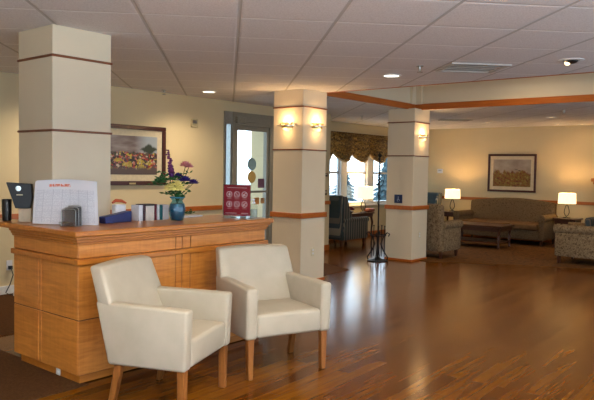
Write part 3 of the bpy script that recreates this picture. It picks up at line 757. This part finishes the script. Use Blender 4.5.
# red sign in clear holder
t = thing('counter_sign', 'dark red sign with six round icons in a clear stand', 'sign', (4.03, 4.01, TZ), math.radians(-66))
SW, SH = .245, .268
bm = B(); bx(bm, -SW/2, SW/2, -.002, .002, .02, .02+SH); pn = obj('sign_panel', bm, M['red_sign'], t)
bm = B(); bx(bm, -SW/2-.006, SW/2+.006, -.004, -.0025, .003, .024+SH); bx(bm, -SW/2-.006, SW/2+.006, .0025, .004, .003, .024+SH); bx(bm, -SW/2-.006, SW/2+.006, -.04, .05, 0, .003); obj('acrylic_holder', bm, M['clear_plastic'], t)
def sline(x0, x1, z, hh=.004, m='pink_line'):
    bm = B(); bx(bm, x0, x1, -.0024, -.0019, z-hh/2, z+hh/2); obj('print_line', bm, M[m], pn)
sline(-.09, .09, .263, .005); sline(-.105, .0, .042, .005); sline(.04, .105, .042, .008); sline(-.115, .115, .031, .002)
iconm = plain('icon_print', (.92, .84, .86), .4)
for r_ in range(2):
    for c_ in range(3):
        cx, cz = -.070+.070*c_, .205-.085*r_
        bm = B()
        tube(bm, [(cx+.024*math.cos(a*PI/10), -.0022, cz+.024*math.sin(a*PI/10)) for a in range(21)], .0028, 4)
        if c_ == 1: tube(bm, [(cx-.013, -.0022, cz+.013), (cx+.013, -.0022, cz-.013)], .0028, 4)
        elif c_ == 0: box(bm, (cx, -.0022, cz), (.008, .001, .03)); box(bm, (cx+.001, -.0022, cz), (.022, .001, .008))
        else: tube(bm, [(cx-.012, -.0022, cz-.012), (cx, -.0022, cz+.004), (cx+.013, -.0022, cz+.012)], .003, 4); tube(bm, [(cx-.014, -.0022, cz+.0), (cx+.01, -.0022, cz-.010)], .0028, 4)
        obj('icon', bm, iconm, pn)
        bm = B(); bx(bm, cx-.02, cx+.02, -.0024, -.0019, cz-.039, cz-.036); obj('print_line', bm, M['pink_line'], pn)
# sanitizer bottles
def pumpbottle(x, y, h_, r, lab, top_):
    t = thing('pump_bottle', lab, 'bottle', (x, y, TZ))
    bm = B(); lathe(bm, [(r*.9, 0), (r, .006), (r, h_*.6), (r*.7, h_*.72), (.012, h_*.78)], n=20); obj('bottle_body', bm, M['clear_plastic'], t, True)
    bm = B(); lathe(bm, [(r*.85, .004), (r*.9, h_*.45), (.001, h_*.45)], n=20); obj('gel', bm, plain('clear_gel', (.45, .52, .52), .2, alpha=.45), t, True)
    bm = B(); lathe(bm, [(.014, h_*.76), (.014, h_*.84), (.005, h_*.85), (.005, h_*.95), (.010, h_*.95), (.010, h_), (.001, h_)], n=14); box(bm, (-.018, 0, h_*.965), (.045, .010, .008)); obj('pump', bm, top_, t, True)
pumpbottle(4.19, 4.09, .25, .030, 'clear pump bottle with green pump right of the red sign', plain('green_pump', (.015, .17, .10), .4))
pumpbottle(4.165, 3.935, .165, .034, 'short clear bottle with pale pump in front of green pump bottle', M['white'])
# papers on the counter right of the vase
bm = B(); bx(bm, -.14, .14, -.05, .05, 0, .012); o = tag(obj('paper_stack', bm, M['white']), 'flat stack of white papers between vase and red sign', 'papers'); o.location = (3.78, 4.36, TZ); o.rotation_euler = (0, 0, .15)
t = thing('small_figurine', 'small pink and white figurine behind the vase', 'figurine', (3.64, 4.33, TZ))
bm = B(); lathe(bm, [(.022, 0), (.020, .02), (.012, .05), (.001, .056)], n=14); obj('gown', bm, M['white'], t, True)
bm = B(); ball(bm, (0, 0, .066), .014, 2); obj('head', bm, plain('pink_ceramic', (.6, .3, .26), .4), t, True)
bm = B(); leafy(8, .04, .02)(bm, Vector((0, 0, .035))); o = tag(obj('leaf_sprig', bm, leafm), 'small green sprig lying on the counter behind the vase', 'leaves'); o.location = (3.745, 4.30, TZ+.012)

# ================================================================== PICTURES AND WALL ITEMS
def pic(nt_cols, name, crowd=True):
    m, nt, b = new_mat(name)
    sp = node(nt, 'ShaderNodeSeparateXYZ'); nt.links.new(mapping(nt, coord='UV'), sp.inputs[0])
    n = noise(nt, mapping(nt, (14, 10, 1), coord='UV'), 1.2, 4, .7, .6)
    low = ramp(nt, n, nt_cols[0]); hi = ramp(nt, noise(nt, mapping(nt, (4, 4, 1), coord='UV'), 1, 3), nt_cols[1])
    edge = math_(nt, 'ADD', sp.outputs[1], math_(nt, 'MULTIPLY', math_(nt, 'SUBTRACT', noise(nt, mapping(nt, (9, 3, 1), coord='UV'), 1, 3), .5), .5))
    c = mixc(nt, math_(nt, 'MULTIPLY', math_(nt, 'SUBTRACT', edge, .52), 12, True), low, hi)
    if crowd:   # grey-brown foreground and a dark tree at the upper right
        c = mixc(nt, math_(nt, 'MULTIPLY', math_(nt, 'SUBTRACT', .26, edge), 8, True), c, (.13, .09, .075))
        d_ = math_(nt, 'ADD', math_(nt, 'ABSOLUTE', math_(nt, 'SUBTRACT', sp.outputs[0], .82)), math_(nt, 'ABSOLUTE', math_(nt, 'SUBTRACT', edge, .70)))
        c = mixc(nt, math_(nt, 'MULTIPLY', math_(nt, 'SUBTRACT', .2, d_), 12, True), c, (.03, .05, .025))
    nt.links.new(c, b.inputs['Base Color']); b.inputs['Roughness'].default_value = .35
    return m
def crowdmat():
    m, nt, b = new_mat('crowd_scene_print')
    uv = mapping(nt, coord='UV'); sp = node(nt, 'ShaderNodeSeparateXYZ'); nt.links.new(uv, sp.inputs[0])
    vo = node(nt, 'ShaderNodeTexVoronoi'); vo.inputs['Scale'].default_value = 1; nt.links.new(mapping(nt, (30, 22, 1), coord='UV'), vo.inputs['Vector'])
    sc = node(nt, 'ShaderNodeSeparateColor'); nt.links.new(vo.outputs['Color'], sc.inputs[0])
    crowd = ramp(nt, sc.outputs[0], [(0, (.03, .02, .02)), (.2, (.30, .03, .03)), (.36, (.10, .07, .05)), (.5, (.45, .16, .12)), (.62, (.52, .40, .05)), (.72, (.12, .06, .10)), (.82, (.50, .44, .36)), (.9, (.05, .06, .03))], 'CONSTANT')
    yel = math_(nt, 'MULTIPLY', math_(nt, 'GREATER_THAN', noise(nt, mapping(nt, (5, 6, 1), coord='UV'), 1, 1), .53), math_(nt, 'LESS_THAN', sp.outputs[1], .42))
    crowd = mixc(nt, math_(nt, 'MULTIPLY', yel, .6), crowd, (.50, .42, .05))
    w1 = math_(nt, 'ADD', sp.outputs[1], math_(nt, 'MULTIPLY', math_(nt, 'SUBTRACT', noise(nt, mapping(nt, (14, 2, 1), coord='UV'), 1, 3), .5), .16))
    sky = ramp(nt, noise(nt, mapping(nt, (3, 8, 1), coord='UV'), 1, 3), [(.35, (.16, .12, .12)), (.65, (.30, .27, .26))])
    sky = mixc(nt, math_(nt, 'MULTIPLY', math_(nt, 'SUBTRACT', sp.outputs[0], .55), 4, True), sky, (.36, .42, .48))
    c = mixc(nt, math_(nt, 'MULTIPLY', math_(nt, 'SUBTRACT', w1, .56), 25, True), crowd, sky)
    c = mixc(nt, math_(nt, 'MULTIPLY', math_(nt, 'SUBTRACT', .22, w1), 12, True), c, (.10, .07, .065))
    d_ = math_(nt, 'ADD', math_(nt, 'MULTIPLY', math_(nt, 'ABSOLUTE', math_(nt, 'SUBTRACT', sp.outputs[0], .84)), .8), math_(nt, 'ABSOLUTE', math_(nt, 'SUBTRACT', w1, .68)))
    c = mixc(nt, math_(nt, 'MULTIPLY', math_(nt, 'SUBTRACT', .17, d_), 18, True), c, (.03, .045, .03))
    nt.links.new(c, b.inputs['Base Color']); b.inputs['Roughness'].default_value = .4
    return m
M['pic1'] = crowdmat()
M['pic2'] = pic(([(.38, (.09, .02, .012)), (.46, (.26, .09, .02)), (.54, (.16, .13, .02)), (.62, (.34, .22, .05)), (.7, (.30, .26, .18))], [(.3, (.30, .25, .20)), (.7, (.44, .38, .32))]), 'marsh_scene_print', False)
def picture(label, loc, rz, w_, h_, fr, mt, pm, birds=False, plate=False):
    # local: wall plane y=0, picture faces -Y, centred
    t = thing('framed_picture', label, 'picture', loc, rz)
    bm = B(); a, b_ = w_/2, h_/2
    for q in ((-a, a, b_-fr, b_), (-a, a, -b_, -b_+fr), (-a, -a+fr, -b_+fr, b_-fr), (a-fr, a, -b_+fr, b_-fr)): bx(bm, q[0], q[1], -.035, -.002, q[2], q[3], .006, 2)
    obj('frame', bm, M['frame_wood'], t)
    bm = B(); bx(bm, -a+fr*.5, a-fr*.5, -.012, -.003, -b_+fr*.5, b_-fr*.5); obj('mat_board', bm, M['mat'], t)
    bm = B(); uvl = bm.loops.layers.uv.new('UVMap'); a2, b2 = a-fr-mt, b_-fr-mt
    bx(bm, -a2, a2, -.015, -.0125, -b2, b2)
    for f in bm.faces:
        for l in f.loops: l[uvl].uv = ((l.vert.co.x+a2)/2/a2, (l.vert.co.z+b2)/2/b2)
    o = obj('print', bm, pm, t)
    if birds:
        for bx_, bz in ((.10, .08), (.17, .06)):
            bm = B()
            for s in (-1, 1):
                vs = [bm.verts.new((bx_+s*.0, -.0156, bz-.01)), bm.verts.new((bx_+s*.04, -.0156, bz+.018)), bm.verts.new((bx_+s*.022, -.0156, bz-.004))]; bm.faces.new(vs)
            ball(bm, (bx_, -.0155, bz-.006), .012, 1, (1.5, .05, .7)); obj('painted_duck', bm, M['black'], o)
    if plate:
        bm = B(); bx(bm, -.05, .05, -.039, -.035, -b_+.010, -b_+.034); obj('name_plate', bm, M['brass'], t)
    return t
M['mat'] = plain('cream_mat_board', (.66, .58, .40), .7)
pc = picture('dark framed print of a colourful crowd on the cream wall behind the vase', (5.25, YW, 1.622), 0, 1.11, .79, .055, .085, M['pic1'], plate=True)
picture('dark framed print of ducks over marsh above the lounge sofa', (XL, 5.575, 1.48), -PI/2, 1.09, .84, .045, .075, M['pic2'], True)
# small wall devices
def device(nm, loc, rz, w_, h_, m, lab, cat):
    t = thing(nm, lab, cat, loc, rz)
    bm = B(); bx(bm, -w_/2, w_/2, -.02, 0, -h_/2, h_/2, .005); obj('housing', bm, m, t)
    bm = B(); bx(bm, -w_*.3, w_*.3, -.0225, -.019, -h_*.05, h_*.3); obj('face', bm, M['steel'], t)
    return t
device('wall_chime', (6.337, YW, 2.118), 0, .13, .12, plain('beige_plastic', (.50, .42, .25), .5), 'small beige box high on the wall between picture and door', 'wall box')
device('thermostat', (9.50, YW, 1.385), 0, .10, .06, M['black'], 'small dark thermostat on the wall end right of the sconce column', 'thermostat')
device('light_switch', (9.50, YW, 1.06), 0, .07, .09, M['black'], 'small dark switch below the thermostat', 'switch')
device('wall_sensor', (XL, 7.32, 1.50), -PI/2, .14, .10, M['white'], 'small white device on lounge wall above the left lamp', 'wall device')
# blue restroom-style sign on far column
t = thing('blue_wall_sign', 'small dark blue square sign with pale symbol on the far column', 'sign', (9.35, 5.565, 1.02), -PI/2)
bm = B(); bx(bm, -.075, .075, -.008, 0, -.07, .07, .003); s_ = obj('sign_plate', bm, plain('sign_navy', (.015, .03, .10), .35), t)
bm = B(); ball(bm, (0, -.009, .028), .011, 1, (1, .2, 1)); tube(bm, [(0, -.009, .012), (.002, -.009, -.012), (.022, -.009, -.014), (.028, -.009, -.034)], .005, 5)
tube(bm, [(.012*math.cos(a)-.004, -.009, .026*math.sin(a)*.8-.022) for a in [PI*.5+i*PI/8 for i in range(11)]], .003, 5); obj('symbol', bm, plain('sign_symbol', (.35, .42, .55), .4), s_)

# ================================================================== LOUNGE FURNITURE
def turned_leg(bm, x, y, z0, z1, r):
    L = z1-z0
    lathe(bm, [(r*.55, z0), (r*.9, z0+L*.05), (r*.6, z0+L*.12), (r*.8, z0+L*.35), (r*1.1, z0+L*.55), (r*.6, z0+L*.62), (r, z0+L*.68), (r, z1)], c=(x, y, 0), n=12)
def lounge_seat(nm, lab, cat, W, D, bh, ah, mat, n=1, camel=0, cushm=None, rl=.075, seat=.44):
    # local: faces -Y, centred, floor at 0
    t = thing(nm, lab, cat)
    a = W/2
    bm = B(); bx(bm, -a+.10, a-.10, -D/2+.04, D/2-.10, .12, .32, .02, 2); obj('base', bm, mat, t, True)
    for s in (-1, 1):
        bm = B(); prism(bm, [(-D/2+.03, .12), (-D/2+.03, ah-.07), (D/2-.16, ah-.05), (D/2-.08, .12)], 'x', s*(a-.13), s*(a-.02), .015, 2)
        # rolled top
        prf = [(.001, -D/2), (rl, -D/2+.008), (rl, D/2-.12), (.001, D/2-.10)]
        q = len(bm.verts)
        rings = []
        for r, yy in prf:
            rings.append([bm.verts.new((s*(a-.07)+r*1.05*math.cos(2*PI*k/18), yy, ah-rl+r*math.sin(2*PI*k/18))) for k in range(18)])
        for i in range(3):
            for k in range(18): bm.faces.new((rings[i][k], rings[i][(k+1) % 18], rings[i+1][(k+1) % 18], rings[i+1][k]))
        bmesh.ops.recalc_face_normals(bm, faces=bm.faces[:])
        obj('arm', bm, mat, t, True)
    bm = B(); bx(bm, -a+.05, a-.05, 0, .16, .14, bh, .045, 4)
    bmesh.ops.subdivide_edges(bm, edges=[e for e in bm.edges if abs(e.verts[0].co.x-e.verts[1].co.x) > .3], cuts=12, use_grid_fill=True)
    for v in bm.verts:
        v.co.y += D/2-.24+(v.co.z-.14)*.10
        if v.co.z > .5: v.co.z += camel*(math.cos(v.co.x/a*PI/2*1.15)-.5)*(v.co.z-.5)/(bh-.5)
    obj('backrest', bm, mat, t, True)
    cw = (W-.28)/n
    for i in range(n):
        bm = B(); x = -a+.14+cw*(i+.5); bx(bm, x-cw/2+.004, x+cw/2-.004, -D/2-.01, D/2-.2, .315, seat, .035, 3); obj('seat_cushion', bm, cushm or mat, t, True)
    for sx in (-1, 1):
        for sy_ in (-1, 1):
            bm = B(); box(bm, (sx*(a-.08), sy_*(D/2-.10)-.01, .063), (.06, .06, .126), .004, 1, taper=(.6, .6)); obj('leg', bm, M['dark_wood'], t)
    return t
# left lounge chair: back turned to us, faces +X
o = lounge_seat('lounge_chair', 'tan patterned lounge chair with rolled arms beside the far column', 'armchair', .84, .78, .92, .64, M['leaf_fabric']); o['group'] = 'patterned lounge chairs'
o.location = (10.30, 5.46, .006); o.rotation_euler = (0, 0, PI/2)
# right lounge chair: faces +Y
o = lounge_seat('lounge_chair', 'tan patterned lounge chair at right edge, in front of the fireplace', 'armchair', .88, .86, .92, .64, M['leaf_fabric']); o['group'] = 'patterned lounge chairs'
o.location = (11.42, 3.16, .006); o.rotation_euler = (0, 0, PI)
bm = B(); box(bm, (0, 0, .15), (.36, .12, .32), .05, 3); o = tag(obj('throw_pillow', bm, M['stripe_x'], smooth=True), 'dark blue striped pillow on the right lounge chair', 'pillow'); o.location = (11.42, 3.085, .462); o.rotation_euler = (-.15, 0, 0)
# sofa: faces -X
o = lounge_seat('sofa', 'long tan camelback sofa under the duck picture against the back wall', 'sofa', 1.98, .92, .90, .63, M['sofa_fabric'], 3, .07, M['brown_seat'])
o.location = (13.66, 5.475, .006); o.rotation_euler = (0, 0, -PI/2)
# coffee table
t = thing('coffee_table', 'dark wood coffee table with lower shelf before the sofa', 'table', (12.42, 5.50, .006))
bm = B(); bx(bm, -.34, .34, -.58, .58, .41, .445, .008, 2); obj('tabletop', bm, M['dark_wood'], t)
bm = B(); bx(bm, -.30, .30, -.54, .54, .33, .41); obj('apron', bm, M['dark_wood'], t)
bm = B(); bx(bm, -.29, .29, -.53, .53, .10, .125, .004, 1); obj('shelf', bm, M['dark_wood'], t)
for sx in (-1, 1):
    for sy_ in (-1, 1): bm = B(); turned_leg(bm, sx*.27, sy_*.51, 0, .41, .032); obj('leg', bm, M['dark_wood'], t, True)
# end tables and lamps
def end_table(x, y, lab, h_=.585, w_=.46):
    t = thing('end_table', lab, 'side table', (x, y, .006), group='dark wood end tables')
    a = w_/2
    bm = B(); bx(bm, -a, a, -a, a, h_-.03, h_, .006, 2); obj('tabletop', bm, M['dark_wood'], t)
    bm = B(); bx(bm, -a+.03, a-.03, -a+.03, a-.03, h_-.11, h_-.03); obj('apron', bm, M['dark_wood'], t)
    for sx in (-1, 1):
        for sy_ in (-1, 1): bm = B(); tube(bm, [(sx*(a-.05), sy_*(a-.05), h_-.11), (sx*(a-.035), sy_*(a-.035), h_*.55), (sx*(a-.06), sy_*(a-.06), h_*.2), (sx*(a-.03), sy_*(a-.03), 0)], [.024, .022, .014, .018], 8); obj('leg', bm, M['dark_wood'], t, True)
    return t
def table_lamp(x, y, z, lab, hb=.29, rs=.165, hs=.21, p=14):
    t = thing('table_lamp', lab, 'lamp', (x, y, z), group='lit table lamps with drum shades')
    bm = B(); lathe(bm, [(.075, 0), (.075, .012), (.03, .022), (.012, .04), (.001, .04)], n=20); obj('base', bm, M['iron'], t, True)
    bm = B(); d_ = cam2w(1, 0, 0)
    for s in (-1, 1): tube(bm, [(d_*(s*q)+Vector((0, 0, zz)))[:] for q, zz in ((.0, .035), (.03, .06), (.052, .11), (.045, .17), (.022, hb-.05), (.006, hb-.01))], .008, 8)
    obj('harp_body', bm, M['iron'], t, True)
    bm = B(); tube(bm, [(0, 0, hb-.02), (0, 0, hb+.09)], .008, 8); obj('socket', bm, M['brass'], t, True)
    bm = B(); lathe(bm, [(rs*1.06, hb), (rs, hb+hs), (rs-.004, hb+hs), (rs*1.06-.004, hb), (rs*1.06, hb)], n=32)
    o = obj('lamp_shade', bm, M['shade'], t, True)
    lamp('lamp_bulb', 'POINT', (0, 0, hb+hs*.5), p, (1, .60, .28), .04, parent=t)
    return t
end_table(13.62, 4.16, 'dark end table with lamp right of the sofa')
end_table(13.62, 6.725, 'dark end table left of the sofa, mostly hidden', w_=.42)
L1 = table_lamp(13.62, 4.19, .591, 'lit table lamp with drum shade right of the sofa', p=9)
dup(L1, (13.62, 6.70, .591), 0, 'lit table lamp with drum shade left of the sofa')
# far striped wing chair behind
def wing_chair(lab, loc, rz, mat, W=.78, D=.86, bh=1.0, ah=.60):
    t = lounge_seat('wing_chair', lab, 'armchair', W, D, bh, ah, mat, rl=.055)
    for s in (-1, 1):
        bm = B(); prism(bm, [(D/2-.42, ah+.02), (D/2-.30, ah+.22), (D/2-.24, bh-.03), (D/2-.05, bh-.01), (D/2-.12, ah-.1)], 'x', s*(W/2-.09), s*(W/2-.03), .02, 3); obj('wing', bm, mat, t, True)
    t.location = loc; t.rotation_euler = (0, 0, rz); return t
wing_chair('blue striped wing chair in the far corner, top showing over lounge chair', (13.45, 7.36, 0), -PI*.5, M['stripe_y'], .70, .80)
# striped chair by the window: faces +X, its side to us
wing_chair('dark blue striped wing chair seen from the side below the window', (10.62, 7.565, 0), PI/2, M['stripe_y'], .60, .98, .99, .55)
# console table with lamp behind it
t = thing('console_table', 'dark console table with curved legs under the window', 'table', (11.62, 8.0, 0))
bm = B(); bx(bm, -.62, .62, -.12, .12, .53, .562, .008, 2); obj('tabletop', bm, M['dark_wood'], t)
bm = B(); bx(bm, -.58, .58, -.10, .10, .46, .53); obj('apron', bm, M['dark_wood'], t)
for sx in (-1, 1):
    for sy_ in (-1, 1): bm = B(); tube(bm, [(sx*.54, sy_*.08, .47), (sx*.58, sy_*.085, .34), (sx*.55, sy_*.08, .14), (sx*.60, sy_*.085, 0)], [.028, .026, .016, .02], 8); obj('leg', bm, M['dark_wood'], t, True)
L3 = table_lamp(11.93, 7.98, .562, 'lit table lamp with cream shade in front of the window', .30, .20, .27, 7)
bm = B(); bx(bm, -.13, .13, -.07, .07, 0, .085, .03, 3); o = tag(obj('decorative_box', bm, plain('brown_red_box', (.22, .06, .035), .4), smooth=True), 'rounded reddish box right of the window lamp', 'box'); o.location = (12.16, 7.97, .562)
t = thing('flower_bowl', 'dark red flowers in a low bowl left of the window lamp', 'flowers', (11.42, 7.98, .562))
bm = B(); lathe(bm, [(.05, 0), (.09, .04), (.085, .045), (.001, .02)], n=18); obj('bowl', bm, M['dark_wood'], t, True)
redf = plain('dark_red_petals', (.20, .02, .018), .7)
for k in range(14): 
    a = random.uniform(0, 2*PI); r_ = random.uniform(0, .11); bm = B(); carn(.05)(bm, Vector((r_*math.cos(a), r_*math.sin(a), .06+.06*(1-r_/.12)))); obj('blossom', bm, redf, t)

# wrought iron stand with spiral pole
t = thing('iron_floor_stand', 'tall black wrought iron stand with spiral pole before the window', 'stand', (9.06, 5.76, 0))
bm = B(); lathe(bm, [(.001, 0), (.17, 0), (.17, .018), (.06, .035), (.022, .07), (.001, .07)], n=20); obj('base', bm, M['iron'], t, True)
for k in range(4):
    a = k*PI/2+.4; d_ = Vector((math.cos(a), math.sin(a), 0)); bm = B()
    tube(bm, [d_*q+Vector((0, 0, z)) for q, z in ((.15, .01), (.17, .06), (.10, .16), (.05, .28), (.09, .40), (.15, .47), (.19, .45), (.17, .41))], .010, 8); obj('scroll_leg', bm, M['iron'], t, True)
bm = B(); tube(bm, [(.13*math.cos(a*PI/12), .13*math.sin(a*PI/12), .42) for a in range(25)], .008, 6); obj('ring', bm, M['iron'], t, True)
bm = B(); tube(bm, [(0, 0, .05), (0, 0, 1.70)], .012, 8); obj('pole', bm, M['iron'], t, True)
bm = B(); tube(bm, [(.024*math.cos(q*.55), .024*math.sin(q*.55), .9+q*.0128) for q in range(62)], .006, 6); obj('spiral', bm, M['iron'], t, True)
bm = B(); lathe(bm, [(.012, 1.69), (.03, 1.71), (.034, 1.73), (.012, 1.76), (.001, 1.80)], n=14); obj('finial', bm, M['iron'], t, True)
for k in range(3):
    a = k*2*PI/3+.8; d_ = Vector((math.cos(a), math.sin(a), 0)); bm = B()
    tube(bm, [d_*q+Vector((0, 0, z)) for q, z in ((.01, 1.2), (.06, 1.26), (.09, 1.36), (.07, 1.42), (.04, 1.39))], .006, 6); obj('scroll', bm, M['iron'], t, True)
for k in range(5):
    a = k*2*PI/5; d_ = Vector((math.cos(a), math.sin(a), 0))*.11; bm = B()
    tube(bm, [d_+Vector((0, 0, .07)), d_+Vector((0, 0, .56))], .007, 6); ball(bm, (d_+Vector((0, 0, .57)))[:], .014, 1); obj('rod', bm, M['iron'], t)

# valance over the window
def valmat():
    m, nt, b = new_mat('gold_damask')
    n = noise(nt, mapping(nt, (1, 1, 1)), 22, 2, .6, 1.5)
    nt.links.new(ramp(nt, n, [(.42, (.045, .02, .008)), (.5, (.28, .15, .04)), (.62, (.45, .28, .09))]), b.inputs['Base Color']); b.inputs['Roughness'].default_value = .6
    return m
M['valance'] = valmat(); M['fringe'] = plain('cream_fringe', (.55, .42, .24), .8)
t = thing('window_valance', 'gold and brown swagged valance hanging over the window', 'valance')
for i, (a, b_) in enumerate(((10.24, 10.95), (10.93, 11.63), (11.61, 12.32), (12.30, 13.05), (13.03, 13.76))):
    bm = B(); nx, nz = 22, 26; g = []; fr_ = []
    for j in range(nz+1):
        h_ = j/nz; row = []
        for k in range(nx+1):
            s = k/nx; sag = 4*s*(1-s); z = 2.27-h_*(.43+.18*sag)
            y = YN-.10-.05*sag-.03*math.sin((h_*(1+.25*sag)-.1*sag)*PI*11)*sag**.5*.8-.01*(i % 2)
            row.append(bm.verts.new((a+(b_-a)*s, y, z)))
        g.append(row)
    for j in range(nz):
        for k in range(nx): bm.faces.new((g[j][k], g[j][k+1], g[j+1][k+1], g[j+1][k]))
    pts = [v.co.copy() for v in g[-1]]
    bmesh.ops.solidify(bm, geom=bm.faces[:], thickness=.006)
    sw = obj('swag', bm, M['valance'], t, True)
    bm = B(); tube(bm, pts, .016, 6); obj('fringe', bm, M['fringe'], sw)
bm = B(); bx(bm, 10.2, 13.8, YN-.09, YN, 2.24, 2.29, .006); obj('board', bm, M['valance'], t)

# fireplace surround
t = thing('fireplace_mantel', 'carved light wood fireplace surround at the right edge of the lounge', 'fireplace', (0, 0, .006))
bm = B(); bx(bm, 13.72, XL-.03, 2.25, 3.78, 1.33, 1.40, .01, 2); obj('mantel_shelf', bm, M['mantel_wood'], t)
bm = B()
for o_, z0, z1 in ((.10, 1.28, 1.33), (.06, 1.22, 1.28)): bx(bm, 13.82-o_, XL-.03, 2.42-o_, 3.66+o_-.02, z0, z1, .01, 2)
obj('crown_molding', bm, M['mantel_wood'], t)
bm = B(); bx(bm, 13.84, XL-.03, 3.30, 3.64, 0, 1.22, .006); bx(bm, 13.84, XL-.03, 2.42, 2.76, 0, 1.22, .006); bx(bm, 13.84, XL-.03, 2.76, 3.30, .95, 1.22); obj('surround', bm, M['mantel_wood'], t)
for ya, yb in ((3.35, 3.59), (2.47, 2.71)): bm = B(); bx(bm, 13.825, 13.845, ya, yb, .12, 1.14, .006); obj('pilaster_panel', bm, M['dark_wood'], t)
bm = B(); bx(bm, 14.0, XL-.03, 2.76, 3.30, 0, .95); obj('firebox', bm, M['black'], t)
t = thing('mantel_arrangement', 'dark red dried flower arrangement on the fireplace mantel', 'flowers', (13.93, 3.50, 1.406))
bm = B(); lathe(bm, [(.05, 0), (.07, .05), (.06, .055), (.001, .02)], n=16); obj('bowl', bm, M['dark_wood'], t, True)
for k in range(16): bm = B(); carn(.055)(bm, Vector((random.uniform(-.06, .06), random.uniform(-.20, .14), .06+random.uniform(0, .08)))); obj('blossom', bm, redf, t)
